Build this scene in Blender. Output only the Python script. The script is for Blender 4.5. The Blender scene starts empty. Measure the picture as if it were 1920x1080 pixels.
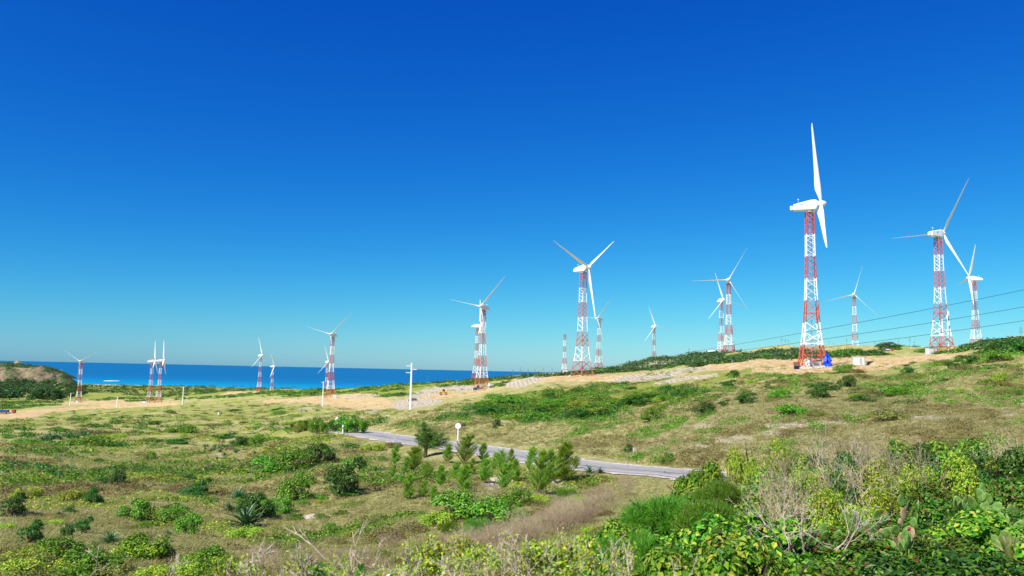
import bpy, math, random
import numpy as np
from mathutils import Vector, Matrix, Euler
S = bpy.context.scene
COL = S.collection
R = math.radians
CZ = 64.0                       # eye height above the sea
F = 1500.0                      # focal length in photo pixels
# ---------------------------------------------------------------- camera
up = Vector((.02133, 1, -.10365)).normalized()
fw = Vector((0, 0, -1)); fw = (fw - up*fw.dot(up)).normalized()
rt = fw.cross(up)
ROT = Matrix((rt, fw, up))      # camera space -> world
cam_d = bpy.data.cameras.new('camera'); cam = bpy.data.objects.new('camera', cam_d); COL.objects.link(cam)
cam.matrix_world = Matrix.Translation((0, 0, CZ)) @ ROT.to_4x4()
cam_d.sensor_width = 36; cam_d.lens = F/1920*36
cam_d.clip_start = .1; cam_d.clip_end = 200000
cam_d.dof.use_dof = True; cam_d.dof.focus_distance = 90; cam_d.dof.aperture_fstop = 4.5
S.camera = cam
S.render.resolution_x = 1024; S.render.resolution_y = 576
# ---------------------------------------------------------------- sky, sun, exposure
SUN_EL, SUN_ROT = R(47), R(-138)
w = bpy.data.worlds.new('World'); S.world = w; w.use_nodes = True
nt = w.node_tree; bg = nt.nodes['Background']
sky = nt.nodes.new('ShaderNodeTexSky'); sky.sky_type = 'NISHITA'; sky.sun_disc = False
sky.sun_elevation = SUN_EL; sky.sun_rotation = SUN_ROT
sky.altitude = 60; sky.air_density = 1.0; sky.dust_density = .25; sky.ozone_density = 3.0
SKY = .085; EXP = .66; XP = 2**EXP
v1 = nt.nodes.new('ShaderNodeSeparateColor'); v2 = nt.nodes.new('ShaderNodeCombineColor'); nt.links.new(sky.outputs[0], v1.inputs[0])
for ch, (g_, k_) in enumerate(((2.6, 1.2/XP), (1.5, 1.36/XP), (.7, 1.22/XP))):      # sky colour grading, one power per channel
    a_ = nt.nodes.new('ShaderNodeMath'); a_.operation = 'MULTIPLY'; a_.inputs[1].default_value = SKY; nt.links.new(v1.outputs[ch], a_.inputs[0])
    b_ = nt.nodes.new('ShaderNodeMath'); b_.operation = 'POWER'; b_.inputs[1].default_value = g_; nt.links.new(a_.outputs[0], b_.inputs[0])
    c_ = nt.nodes.new('ShaderNodeMath'); c_.operation = 'MULTIPLY'; c_.inputs[1].default_value = k_/SKY; nt.links.new(b_.outputs[0], c_.inputs[0]); nt.links.new(c_.outputs[0], v2.inputs[ch])
nt.links.new(v2.outputs[0], bg.inputs[0])
bg.inputs[1].default_value = SKY
sd = bpy.data.lights.new('sun', 'SUN'); so = bpy.data.objects.new('sun', sd); COL.objects.link(so)
sd.energy = 5.0; sd.angle = R(.53); sd.color = (1, .95, .86)
sv = Vector((math.cos(SUN_EL)*math.sin(SUN_ROT), math.cos(SUN_EL)*math.cos(SUN_ROT), math.sin(SUN_EL)))
so.rotation_euler = sv.to_track_quat('Z', 'Y').to_euler()
S.view_settings.view_transform = 'Standard'; S.view_settings.look = 'None'
S.view_settings.exposure = EXP; S.view_settings.gamma = 1
# ---------------------------------------------------------------- helpers
rng = np.random.default_rng(7)
random.seed(7)

def mesh_np(name, V, Q, mats=(), smooth=False, mi=None):
    V = np.asarray(V, np.float32).reshape(-1, 3); Q = np.asarray(Q, np.int32)
    n = Q.shape[1]; m = bpy.data.meshes.new(name)
    m.vertices.add(len(V)); m.vertices.foreach_set('co', V.ravel())
    m.loops.add(Q.size); m.loops.foreach_set('vertex_index', Q.ravel())
    m.polygons.add(len(Q)); m.polygons.foreach_set('loop_start', np.arange(0, Q.size, n, dtype=np.int32))
    try: m.polygons.foreach_set('loop_total', np.full(len(Q), n, np.int32))
    except Exception: pass
    for x in mats: m.materials.append(x)
    if mi is not None: m.polygons.foreach_set('material_index', np.asarray(mi, np.int32))
    m.polygons.foreach_set('use_smooth', np.full(len(Q), smooth))
    m.update(calc_edges=True); m.validate()
    return m

class MB:
    """collects shapes into one mesh"""
    def __init__(s): s.v = []; s.f = []; s.m = []; s.cur = 0
    def add(s, vs, fs):
        b = len(s.v); s.v += [tuple(v) for v in vs]; s.f += [tuple(i+b for i in f) for f in fs]; s.m += [s.cur]*len(fs)
    def box(s, c, d, rz=0, M=None):
        x, y, z = d[0]/2, d[1]/2, d[2]/2
        P = [Vector((a*x, b*y, e*z)) for a, b, e in ((-1,-1,-1),(1,-1,-1),(1,1,-1),(-1,1,-1),(-1,-1,1),(1,-1,1),(1,1,1),(-1,1,1))]
        Q = Matrix.Rotation(rz, 3, 'Z') if M is None else M
        s.add([Q @ p + Vector(c) for p in P], [(0,3,2,1),(4,5,6,7),(0,1,5,4),(1,2,6,5),(2,3,7,6),(3,0,4,7)])
    def tube(s, pts, rad, n=8, caps=True):
        pts = [Vector(p) for p in pts]
        if not hasattr(rad, '__len__'): rad = [rad]*len(pts)
        b = len(s.v); k = len(pts); prev = None
        for i, p in enumerate(pts):
            d = (pts[min(i+1, k-1)] - pts[max(i-1, 0)]).normalized()
            u = d.cross(Vector((0, 0, 1)) if abs(d.z) < .95 else Vector((1, 0, 0))).normalized() if prev is None else (prev - d*prev.dot(d)).normalized()
            prev = u; v = d.cross(u)
            for j in range(n):
                a = 2*math.pi*j/n; s.v.append(tuple(p + (u*math.cos(a)+v*math.sin(a))*rad[i]))
        for i in range(k-1):
            for j in range(n):
                j2 = (j+1) % n; s.f.append((b+i*n+j, b+i*n+j2, b+(i+1)*n+j2, b+(i+1)*n+j)); s.m.append(s.cur)
        if caps:
            s.f.append(tuple(b+j for j in reversed(range(n)))); s.f.append(tuple(b+(k-1)*n+j for j in range(n))); s.m += [s.cur]*2
    def loft(s, rings):
        b = len(s.v); n = len(rings[0])
        for r in rings: s.v += [tuple(p) for p in r]
        for i in range(len(rings)-1):
            for j in range(n):
                j2 = (j+1) % n; s.f.append((b+i*n+j, b+i*n+j2, b+(i+1)*n+j2, b+(i+1)*n+j)); s.m.append(s.cur)
        s.f.append(tuple(b+j for j in reversed(range(n)))); s.f.append(tuple(b+(len(rings)-1)*n+j for j in range(n))); s.m += [s.cur]*2
    def prism(s, prof, y0, y1):           # profile in x,z extruded along y
        n = len(prof); s.add([(x, y0, z) for x, z in prof]+[(x, y1, z) for x, z in prof],
            [tuple(range(n)), tuple(reversed(range(n, 2*n)))]+[(j, j+n, (j+1) % n+n, (j+1) % n) for j in range(n)])
    def mesh(s, name, *mats, smooth=False, bevel=0):
        m = bpy.data.meshes.new(name); m.from_pydata(s.v, [], s.f)
        for x in mats: m.materials.append(x)
        m.polygons.foreach_set('material_index', s.m)
        m.polygons.foreach_set('use_smooth', [smooth]*len(s.f)); m.update()
        return m
    def build(s, name, mats, parent=None, smooth=False, bevel=0, **k):
        if not isinstance(mats, (tuple, list)): mats = (mats,)
        o = ob(name, s.mesh(name, *mats, smooth=smooth), parent)
        if bevel:
            b = o.modifiers.new('bevel', 'BEVEL'); b.width = bevel; b.segments = 2; b.limit_method = 'ANGLE'
        if k: tag(o, **k)
        return o
def ob(name, data, parent=None, loc=(0,0,0), rot=(0,0,0), sc=1):
    o = bpy.data.objects.new(name, data); COL.objects.link(o); o.parent = parent
    o.location = loc; o.rotation_euler = rot; o.scale = (sc,)*3 if not hasattr(sc, '__len__') else sc
    return o
def tag(o, label=None, cat=None, group=None, kind=None):
    for k, v in (('label', label), ('category', cat), ('group', group), ('kind', kind)):
        if v: o[k] = v
    return o
def thing(name, label, cat, loc=(0,0,0), rz=0, group=None, sc=1):
    return tag(ob(name, None, None, loc, (0,0,rz), sc), label, cat, group)
def struct(name, mesh, kind='structure'): return tag(ob(name, mesh), kind=kind)
# ---------------------------------------------------------------- materials
def mat(name, color=(.5,.5,.5), rough=.7, spec=.3, metal=0):
    m = bpy.data.materials.new(name); m.use_nodes = True; b = m.node_tree.nodes['Principled BSDF']
    b.inputs['Base Color'].default_value = (*color, 1); b.inputs['Roughness'].default_value = rough
    b.inputs['Specular IOR Level'].default_value = spec; b.inputs['Metallic'].default_value = metal
    return m
def N(m, t, **k):
    n = m.node_tree.nodes.new(t)
    for a, v in k.items():
        if a.startswith('_'): n.inputs[a[1:]].default_value = v
        else: setattr(n, a, v)
    return n
def L(m, a, b): m.node_tree.links.new(a, b)
def BS(m): return m.node_tree.nodes['Principled BSDF']
def ramp(m, fac, stops, interp='LINEAR'):
    r = N(m, 'ShaderNodeValToRGB'); r.color_ramp.interpolation = interp; e = r.color_ramp.elements
    while len(e) < len(stops): e.new(.5)
    for i, (p, c) in enumerate(stops): e[i].position = p; e[i].color = (*c, 1) if len(c) == 3 else c
    L(m, fac, r.inputs[0]); return r.outputs[0]
def mixc(m, f, a, b, bt='MIX'):
    x = N(m, 'ShaderNodeMix', data_type='RGBA', blend_type=bt)
    for s, i in ((f, 0), (a, 6), (b, 7)):
        if hasattr(s, 'is_output'): L(m, s, x.inputs[i])
        else: x.inputs[i].default_value = s if i == 0 else (*s, 1)
    return x.outputs[2]
def mth(m, op, a, b=0., clamp=False):
    x = N(m, 'ShaderNodeMath', operation=op, use_clamp=clamp)
    for s, i in ((a, 0), (b, 1)):
        if hasattr(s, 'is_output'): L(m, s, x.inputs[i])
        else: x.inputs[i].default_value = s
    return x.outputs[0]
def noise(m, vec, scale, detail=4, rough=.55, out=0):
    n = N(m, 'ShaderNodeTexNoise', _Scale=scale, _Detail=detail, _Roughness=rough)
    if vec is not None: L(m, vec, n.inputs['Vector'])
    return n.outputs[out]
def bump(m, h, strength=.5, dist=.1):
    b = N(m, 'ShaderNodeBump', _Strength=strength, _Distance=dist); L(m, h, b.inputs['Height']); L(m, b.outputs[0], BS(m).inputs['Normal'])
def grime(m, c, c2, scale=1.5, lo=.45, hi=.75):
    tc = N(m, 'ShaderNodeTexCoord'); n = noise(m, tc.outputs['Object'], scale, 6, .65)
    L(m, ramp(m, n, [(lo, c), (hi, c2)]), BS(m).inputs['Base Color']); return m
def leafmat(name, cols, trans=.28, rough=.45, spec=.4):
    """leaf colours vary from leaf to leaf and from plant to plant"""
    m = mat(name, rough=rough, spec=spec)
    g = N(m, 'ShaderNodeNewGeometry'); oi = N(m, 'ShaderNodeObjectInfo')
    k = len(cols); c = ramp(m, g.outputs['Random Per Island'], [(i/(k-1) if k > 1 else 0, x) for i, x in enumerate(cols)])
    h = N(m, 'ShaderNodeHueSaturation'); L(m, c, h.inputs['Color'])
    L(m, mth(m, 'ADD', mth(m, 'MULTIPLY', oi.outputs['Random'], .05), .475), h.inputs['Hue'])
    L(m, mth(m, 'ADD', mth(m, 'MULTIPLY', oi.outputs['Random'], .5), .75), h.inputs['Value'])
    b = BS(m); L(m, h.outputs[0], b.inputs['Base Color'])
    t = N(m, 'ShaderNodeBsdfTranslucent'); L(m, h.outputs[0], t.inputs[0])
    mx = N(m, 'ShaderNodeMixShader', _0=trans) if False else N(m, 'ShaderNodeMixShader'); mx.inputs[0].default_value = trans
    out = m.node_tree.nodes['Material Output']; L(m, b.outputs[0], mx.inputs[1]); L(m, t.outputs[0], mx.inputs[2]); L(m, mx.outputs[0], out.inputs[0])
    return m
M_green = leafmat('leaf_green', [(.04,.13,.006), (.08,.23,.01), (.14,.33,.015), (.26,.42,.025)])
M_dark = leafmat('leaf_dark_green', [(.008,.045,.004), (.022,.10,.008), (.05,.17,.012), (.12,.27,.015)])
M_yell = leafmat('leaf_yellow_green', [(.10,.22,.01), (.20,.36,.015), (.34,.46,.03), (.50,.48,.05), (.22,.36,.02)])
M_grape = leafmat('leaf_glossy_broad', [(.03,.11,.008), (.07,.21,.012), (.14,.34,.018), (.22,.42,.03), (.36,.48,.04), (.50,.48,.06), (.10,.28,.015), (.05,.17,.01), (.18,.38,.02)], .4, .5, .3)
M_reddish = leafmat('leaf_dark_reddish', [(.02,.08,.008), (.05,.17,.012), (.10,.24,.02), (.20,.08,.02), (.09,.22,.02), (.04,.14,.01), (.16,.32,.02), (.06,.18,.012)], .3, .5, .3)
M_fern = leafmat('leaf_feathery_bright', [(.07,.20,.01), (.12,.28,.016), (.21,.37,.03)], .4)
M_casu = leafmat('leaf_casuarina_needles', [(.15,.32,.02), (.25,.46,.035), (.38,.56,.07)], .5)
M_pine = leafmat('leaf_far_casuarina', [(.025,.075,.015), (.05,.12,.022), (.09,.17,.035)], .2)
M_dry = leafmat('dry_twigs', [(.26,.19,.11), (.42,.33,.22), (.56,.46,.32), (.36,.29,.15)], .15, .8, .1)
M_brown = leafmat('dry_brown_leaves', [(.16,.10,.04), (.24,.17,.07), (.16,.19,.04), (.28,.22,.10)], .3, .7, .2)
M_agave = leafmat('agave_leaf', [(.03,.12,.035), (.06,.18,.06), (.12,.26,.09)], .1, .4, .4)
M_grass = leafmat('grass_blades', [(.42,.38,.14), (.50,.46,.20), (.32,.35,.08), (.58,.53,.27), (.22,.32,.04)], .6, .8, .1)
M_bark = grime(mat('bark', rough=.9), (.16,.12,.09), (.30,.25,.2), 8)
M_branch = grime(mat('bleached_branch', rough=.85), (.38,.31,.23), (.60,.52,.41), 12)
M_darkwood = grime(mat('dark_bark', rough=.9), (.05,.035,.025), (.10,.075,.05), 6)
# ---------------------------------------------------------------- terrain height
def hash2(ix, iy, seed):
    h = (ix.astype(np.int64)*374761393 + iy.astype(np.int64)*668265263 + seed*974711) & 0xffffffff
    h = ((h ^ (h >> 13))*1274126177) & 0xffffffff
    return ((h ^ (h >> 16)) & 0xffff)/65535.
def vnoise(x, y, wl, seed=0):
    x = x/wl; y = y/wl; ix = np.floor(x); iy = np.floor(y); fx = x-ix; fy = y-iy
    fx = fx*fx*(3-2*fx); fy = fy*fy*(3-2*fy)
    a = hash2(ix, iy, seed); b = hash2(ix+1, iy, seed); c = hash2(ix, iy+1, seed); d = hash2(ix+1, iy+1, seed)
    return (a*(1-fx)+b*fx)*(1-fy)+(c*(1-fx)+d*fx)*fy - .5
# ground height below (-) or above (+) the eye, by bearing (photo column) and depth in metres
NEAR = [(1.5,-1.75),(5,-2.6),(10,-3.95)]
COLS = {
 -1400: NEAR+[(22,-6),(45,-8),(120,-13.6),(330,-24),(620,-41),(1200,-58),(2300,-62),(2700,-66),(4200,-75)],
 0: NEAR+[(22,-6),(30,-6.7),(45,-7.95),(70,-10),(120,-13.6),(200,-18.3),(330,-24.2),(400,-31),(550,-40),(620,-41.5),(800,-48.5),(1000,-53),(1200,-57.5),(1700,-60),(2150,-62),(2350,-66),(4200,-78)],
 150: NEAR+[(22,-6),(30,-6.8),(45,-8.1),(70,-10.2),(120,-13.8),(190,-17.8),(300,-22.8),(400,-27.5),(550,-38),(650,-42),(800,-48),(1000,-51.6),(1200,-56),(1700,-60),(2200,-62),(2450,-66),(4200,-78)],
 300: NEAR+[(22,-6),(30,-7),(45,-8.4),(70,-10.4),(110,-13.1),(180,-17.2),(280,-21.2),(400,-25),(520,-28.6),(700,-41),(850,-46.5),(1000,-49.3),(1300,-55),(1700,-60),(2200,-62.6),(2400,-64),(2700,-68),(4200,-78)],
 480: NEAR+[(22,-5.9),(30,-7),(45,-9),(70,-11.2),(110,-13.6),(150,-15.5),(220,-18.6),(350,-23.3),(500,-26.7),(700,-30),(1000,-34),(1190,-36.6),(1280,-37),(1390,-50),(2000,-61),(2700,-68),(4200,-78)],
 620: NEAR+[(22,-5.8),(35,-7.5),(50,-9.1),(75,-10.1),(100,-10.9),(130,-11.6),(150,-12),(200,-14.2),(300,-18),(450,-22.4),(650,-25.6),(850,-26.5),(980,-26),(1180,-44),(2000,-61),(2700,-68),(4200,-78)],
 770: NEAR+[(22,-5.7),(35,-7.3),(50,-8.6),(65,-9),(90,-10.2),(118,-11.1),(130,-11.5),(145,-11.6),(160,-11.3),(185,-10.8),(210,-10.6),(260,-14),(330,-16.2),(450,-16),(600,-17.4),(800,-18),(930,-17),(1200,-40),(2000,-60),(2700,-68),(4200,-78)],
 900: NEAR+[(20,-5.2),(35,-7.1),(50,-8.2),(65,-8.9),(85,-9.9),(108,-10.4),(118,-10.6),(130,-10.7),(150,-10.4),(180,-9.6),(220,-8.6),(260,-8.2),(330,-11.5),(500,-13),(600,-12),(770,-9),(850,-8.5),(1100,-25),(2000,-58),(2700,-68),(4200,-78)],
 1000: NEAR[:2]+[(10,-3.7),(20,-5),(35,-7.1),(50,-8.2),(65,-9),(80,-9.8),(97,-10.2),(108,-10.4),(120,-10.5),(150,-9.9),(200,-8.6),(260,-6.8),(320,-5.2),(380,-3.8),(450,-2.8),(600,-2.2),(900,-3.5),(1300,-20),(2000,-50),(2700,-68),(4200,-78)],
 1090: NEAR[:1]+[(5,-2.5),(12,-3.7),(20,-5),(35,-7),(50,-8.2),(65,-9.4),(75,-9.8),(88,-10),(97,-10.2),(115,-10.2),(150,-9.2),(200,-7.6),(250,-6),(300,-4.2),(340,-2.8),(385,-1.3),(500,-.8),(700,-.8),(1010,-1.2),(1300,-15),(2000,-45),(2700,-68),(4200,-78)],
 1200: [(1.5,-1.75),(5,-2.4),(10,-3),(16,-3.6),(25,-4.8),(40,-7),(60,-9),(72,-9.4),(82,-9.6),(95,-9.9),(110,-9.8),(130,-9.4),(170,-8),(210,-6.3),(250,-4.6),(290,-2.8),(330,-1),(400,1.2),(500,4.5),(650,9),(800,8),(1000,4),(2000,-40),(2700,-68),(4200,-78)],
 1350: [(1.5,-1.75),(5,-2.3),(10,-2.7),(16,-3.1),(25,-4),(40,-6.3),(60,-8.6),(72,-8.8),(85,-8.2),(100,-7.2),(130,-5.6),(160,-4),(190,-2.3),(215,-.4),(240,1.2),(300,4),(400,9),(470,12.5),(551,13.4),(760,19.5),(1000,15),(2000,-10),(3000,-60),(4200,-78)],
 1500: [(1.5,-1.75),(5,-2.2),(10,-2.6),(16,-2.9),(25,-3.6),(40,-6),(55,-8),(62,-8.3),(75,-7.5),(90,-6),(110,-4.6),(140,-2.8),(170,-1),(200,.8),(240,2.7),(300,5.5),(340,8),(400,13.5),(450,16.5),(600,18),(1000,10),(2500,-30),(4200,-70)],
 1700: [(1.5,-1.75),(5,-2.2),(10,-2.5),(16,-2.8),(25,-3.4),(40,-5.5),(55,-7),(70,-6.5),(85,-5),(100,-4.2),(130,-2),(160,.3),(190,2),(230,3.6),(280,5.9),(347,10),(400,14),(450,18),(600,21),(1000,15),(2500,-30),(4200,-70)],
 1800: [(1.5,-1.75),(5,-2.15),(10,-2.4),(16,-2.7),(25,-3.2),(40,-5),(55,-6.2),(70,-5.8),(85,-4.3),(100,-3.3),(120,-1.4),(150,1.4),(180,4),(210,6.2),(260,8.6),(350,12.8),(450,17.2),(590,23.2),(1000,20),(2500,-30),(4200,-70)],
 1900: [(1.5,-1.75),(5,-2.1),(10,-2.3),(16,-2.6),(25,-3.1),(40,-4.5),(55,-5.6),(70,-5),(85,-3.6),(100,-2.4),(120,0),(150,4),(180,7.3),(210,10.2),(260,13.5),(350,18),(500,24),(600,25),(1000,20),(2500,-30),(4200,-70)],
 2600: [(1.5,-1.75),(5,-2.1),(10,-2.3),(25,-2.9),(55,-4),(70,-3.6),(120,3),(180,12),(260,19),(500,30),(1000,28),(2500,-10),(4200,-70)],
 3320: [(1.5,-1.75),(10,-2),(55,-3),(120,4),(260,20),(1000,30),(4200,-60)],
}
LD = np.linspace(math.log(1.5), math.log(4200), 520); PX = np.arange(-1400, 3321, 10.)
cu = sorted(COLS); tab = np.array([np.interp(LD, np.log([a for a, _ in COLS[c]]), [b for _, b in COLS[c]]) for c in cu])
T = np.array([np.interp(PX, cu, tab[:, j]) for j in range(len(LD))]).T       # [px, ld]
def gsm(A, s, ax):
    k = np.exp(-.5*(np.arange(-int(3*s), int(3*s)+1)/s)**2); k /= k.sum(); p = len(k)//2
    pad = [(0, 0), (0, 0)]; pad[ax] = (p, p); B = np.pad(A, pad, mode='edge')
    return np.apply_along_axis(lambda r: np.convolve(r, k, 'valid'), ax, B)
T = gsm(gsm(T, 2.2, 1), 3.2, 0)
def Htab(x, y):
    yy = np.clip(y, 1.5, 4200.); u = np.clip(960+F*x/yy, PX[0], PX[-1])
    a = (u-PX[0])/10; b = (np.log(yy)-LD[0])/(LD[1]-LD[0])
    i = np.clip(a.astype(int), 0, len(PX)-2); j = np.clip(b.astype(int), 0, len(LD)-2); fa = a-i; fb = b-j
    return (T[i, j]*(1-fb)+T[i, j+1]*fb)*(1-fa)+(T[i+1, j]*(1-fb)+T[i+1, j+1]*fb)*fa
RP = [(2600,40),(2200,43),(1900,47),(1600,56),(1400,66),(1280,75),(1180,82),(1100,88),(980,99),(860,115),(770,130),(690,148),(640,166),(600,188),(572,206),(552,226)]
def catm(P, n=12):
    P = [np.array(p, float) for p in P]; out = []
    for i in range(len(P)-1):
        p0 = P[max(i-1, 0)]; p1 = P[i]; p2 = P[i+1]; p3 = P[min(i+2, len(P)-1)]
        for t in np.arange(n)/n:
            out.append(.5*((2*p1)+(-p0+p2)*t+(2*p0-5*p1+4*p2-p3)*t*t+(-p0+3*p1-3*p2+p3)*t**3))
    out.append(P[-1]); return np.array(out)
road = catm([((p-960)/F*d, d) for p, d in RP], 8)
rh = Htab(road[:, 0], road[:, 1]); rh = np.convolve(np.pad(rh, 6, mode='edge'), np.ones(13)/13, 'valid')
def road_dist(x, y):
    best = np.full(x.shape, 1e9); hh = np.zeros(x.shape)
    for i in range(len(road)-1):
        ax, ay = road[i]; bx, by = road[i+1]; dx, dy = bx-ax, by-ay
        t = np.clip(((x-ax)*dx+(y-ay)*dy)/(dx*dx+dy*dy), 0, 1); dd = np.hypot(x-ax-t*dx, y-ay-t*dy)
        k = dd < best; best = np.where(k, dd, best); hh = np.where(k, rh[i]*(1-t)+rh[i+1]*t, hh)
    return best, hh
MOUNDS = [((px_-960)/F*d_, d_, r_, h_) for px_, d_, r_, h_ in ((1462,400,14,3.2),(1300,440,13,3.4),(1235,560,17,2.2),(1560,440,22,1.2),(1880,300,14,1.6),(1700,430,18,1.3),(1790,390,12,1.2))]
def Hn(x, y, fine=True):
    """terrain height in world z"""
    x = np.asarray(x, float); y = np.asarray(y, float); h = Htab(x, y); d = np.hypot(x, y)
    s = np.clip((d-8)/40, 0, 1)
    n = vnoise(x, y, 14, 1)*.9 + vnoise((x*.4+y*.9)*.35, x*.9-y*.4, 5, 2)*.8 + vnoise(x, y, 2.4, 3)*.22
    far = np.clip((d-180)/400, 0, 1)*np.clip((2200-d)/500, 0, 1)
    n = n*s + (vnoise(x, y, 55, 4)*1.6+vnoise(x, y, 24, 5)*1.2)*far
    h = h+n*np.clip((2300-d)/300, 0, 1)
    for mx, my, mr, mh in MOUNDS: h = h+mh*np.exp(-((x-mx)**2+((y-my)*.7)**2)/mr**2)
    near = (y > 50) & (y < 360)
    if near.any():
        bd, hh = road_dist(x[near], y[near]) if x.shape else road_dist(x, y)
        wgt = 1-np.clip((bd-5.2)/5, 0, 1); wgt = wgt*wgt*(3-2*wgt)
        if x.shape: h[near] = h[near]*(1-wgt)+(hh-.06)*wgt
        else: h = h*(1-wgt)+(hh-.06)*wgt
    return h+CZ
# the terrain grid itself
NR, NC = 720, 860
sy = np.linspace(math.asinh(-60/3), math.asinh(4100/3), NR); yy = 3*np.sinh(sy); tt = np.linspace(-1, 1, NC)
tt = np.sign(tt)*np.where(np.abs(tt) < .62, np.abs(tt)*.72, .4464+(np.abs(tt)-.62)/.38*.5536)
GX = tt[None, :]*(1.57*np.sqrt(yy*yy+64))[:, None]; GY = np.repeat(yy[:, None], NC, 1); GZ = Hn(GX, GY)
def Hg(x, y):
    y = np.clip(y, -59, 4090); r = np.clip((np.arcsinh(y/3)-sy[0])/(sy[1]-sy[0]), 0, NR-1.001); i = r.astype(int); f = r-i
    t = np.clip(x/(1.57*np.sqrt(y*y+64)), -.9999, .9999); j = np.clip(np.searchsorted(tt, t)-1, 0, NC-2); q = (t-tt[j])/(tt[j+1]-tt[j])
    return (GZ[i, j]*(1-q)+GZ[i, j+1]*q)*(1-f)+(GZ[i+1, j]*(1-q)+GZ[i+1, j+1]*q)*f
ROTn = np.array(ROT)
def rays(px, py):
    v = np.stack([(np.asarray(px, float)-960)/F, -(np.asarray(py, float)-540)/F, -np.ones(np.shape(px))], -1) @ ROTn.T
    return v/v[..., 1:2]                                    # unit depth
STEPS = np.exp(np.linspace(math.log(4), math.log(3800), 900))
def cast(px, py):
    """where photo pixels meet the ground: world positions, nan when they miss"""
    px = np.atleast_1d(np.asarray(px, float)); py = np.atleast_1d(np.asarray(py, float)); r = rays(px, py); out = np.full((len(px), 3), np.nan)
    for s in range(0, len(px), 400):
        q = r[s:s+400]; X = q[:, 0:1]*STEPS; Y = np.broadcast_to(STEPS, X.shape).copy(); Z = q[:, 2:3]*STEPS+CZ
        below = Z < Hg(X, Y); idx = below.argmax(1); ok = below.any(1)
        dd = STEPS[idx]; x = q[:, 0]*dd; y = dd; z = Hg(x, y); out[s:s+400][ok] = np.stack([x, y, z], -1)[ok]
    return out
def at(px, py): p = cast([px], [py])[0]; return Vector(p)
def at_d(px, d, py=650):                                    # on the ground in photo column px at depth d
    for _ in range(4):
        r = rays([px], [py])[0]; z = float(Hg(np.array([r[0]*d]), np.array([float(d)]))[0]); p = proj(np.array([[r[0]*d, d, z]]))[0]; py = p[1]
    return Vector((r[0]*d, d, z))
def ray_at(px, py, d): r = rays([px], [py])[0]; return Vector((r[0]*d, d, r[2]*d+CZ))
def proj(P):
    q = (np.asarray(P, float)-np.array([0, 0, CZ])) @ ROTn; w_ = np.maximum(-q[..., 2], .01)
    return np.stack([960+F*q[..., 0]/w_, 540-F*q[..., 1]/w_], -1)
def hgt(base, py):                                          # height above base that reaches photo row py
    for h in (0,):
        d = base.y; p0 = proj(np.array([base]))[0]; p1 = proj(np.array([[base.x, base.y, base.z+10]]))[0]
        return 10*(p0[1]-py)/(p0[1]-p1[1])
GV = np.stack([GX, GY, GZ], -1).reshape(-1, 3)
ii = np.arange(NR*NC).reshape(NR, NC); GQ = np.stack([ii[:-1, :-1], ii[:-1, 1:], ii[1:, 1:], ii[1:, :-1]], -1).reshape(-1, 4)
GP = proj(GV); GD = GV[:, 1]
wob = np.stack([vnoise(GV[:, 0], GV[:, 1], 7, 11)+vnoise(GV[:, 0], GV[:, 1], 25, 12), vnoise(GV[:, 0], GV[:, 1], 6, 13)+vnoise(GV[:, 0], GV[:, 1], 30, 14)], -1)
def inpoly(P, poly):
    x, y = P[:, 0], P[:, 1]; r = np.zeros(len(x), bool); n = len(poly)
    for i in range(n):
        x0, y0 = poly[i]; x1, y1 = poly[(i+1) % n]
        if y0 == y1: continue
        r ^= ((y0 > y) != (y1 > y)) & (x < (x1-x0)*(y-y0)/(y1-y0)+x0)
    return r
mask = np.zeros((len(GV), 4), np.float32)                   # dirt, pale sand, green, brown
def paint(ch, poly, d0, d1, val=1, wb=(12, 3)):
    k = (GD > d0) & (GD < d1); idx = np.where(k)[0]
    P = GP[idx]+wob[idx]*np.array(wb); m = inpoly(P, poly); mask[idx[m], ch] = np.maximum(mask[idx[m], ch], val)
# graded earth round the turbines and along the tracks
D = lambda *a, **k: paint(0, *a, **k)
D([(1250,700),(1330,684),(1420,672),(1500,674),(1600,668),(1700,668),(1800,662),(1830,666),(1760,675),(1690,684),(1660,693),(1580,700),(1500,697),(1420,691),(1330,696),(1270,703)], 215, 480)
D([(1400,700),(1450,682),(1650,680),(1680,697),(1560,703)], 200, 330)
D([(930,716),(1000,708),(1100,704),(1180,702),(1250,696),(1260,704),(1180,716),(1100,716),(1050,714),(950,722)], 280, 480)
D([(560,745),(620,740),(700,738),(740,756),(790,765),(770,775),(700,772),(640,764),(560,755),(500,757),(490,750)], 330, 760, wb=(14,3))
D([(780,742),(830,738),(880,735),(950,724),(960,733),(900,742),(850,748),(800,750)], 380, 640)
D([(600,790),(690,779),(735,775),(735,779),(690,785),(610,794)], 170, 330, wb=(4,1))
D([(0,786),(0,772),(70,768),(160,762),(240,760),(330,755),(330,760),(240,764),(150,768),(90,775),(60,784)], 400, 1050, wb=(8,1))
D([(110,757),(150,752),(250,749),(240,753),(160,757),(330,752),(340,757),(200,760)], 750, 1200, wb=(8,1))
D([(430,735),(520,731),(470,738),(400,741)], 800, 1300, wb=(10,2))
Pl = lambda *a, **k: paint(1, *a, **k)
Pl([(1140,716),(1180,703),(1230,698),(1300,690),(1330,690),(1300,704),(1250,712),(1200,716)], 270, 460, wb=(8,2))
Pl([(945,728),(960,712),(1000,705),(1030,706),(1010,716),(975,726)], 280, 520, wb=(6,2))
Pl([(1120,700),(1200,688),(1225,678),(1260,676),(1290,680),(1260,690),(1200,697),(1140,704)], 420, 800, wb=(8,2))
Pl([(1210,722),(1250,712),(1340,700),(1350,704),(1300,712),(1240,722)], 215, 330, wb=(8,2))
Pl([(760,740),(800,728),(860,722),(930,722),(900,732),(820,738),(800,746)], 450, 800, wb=(14,3))
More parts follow.
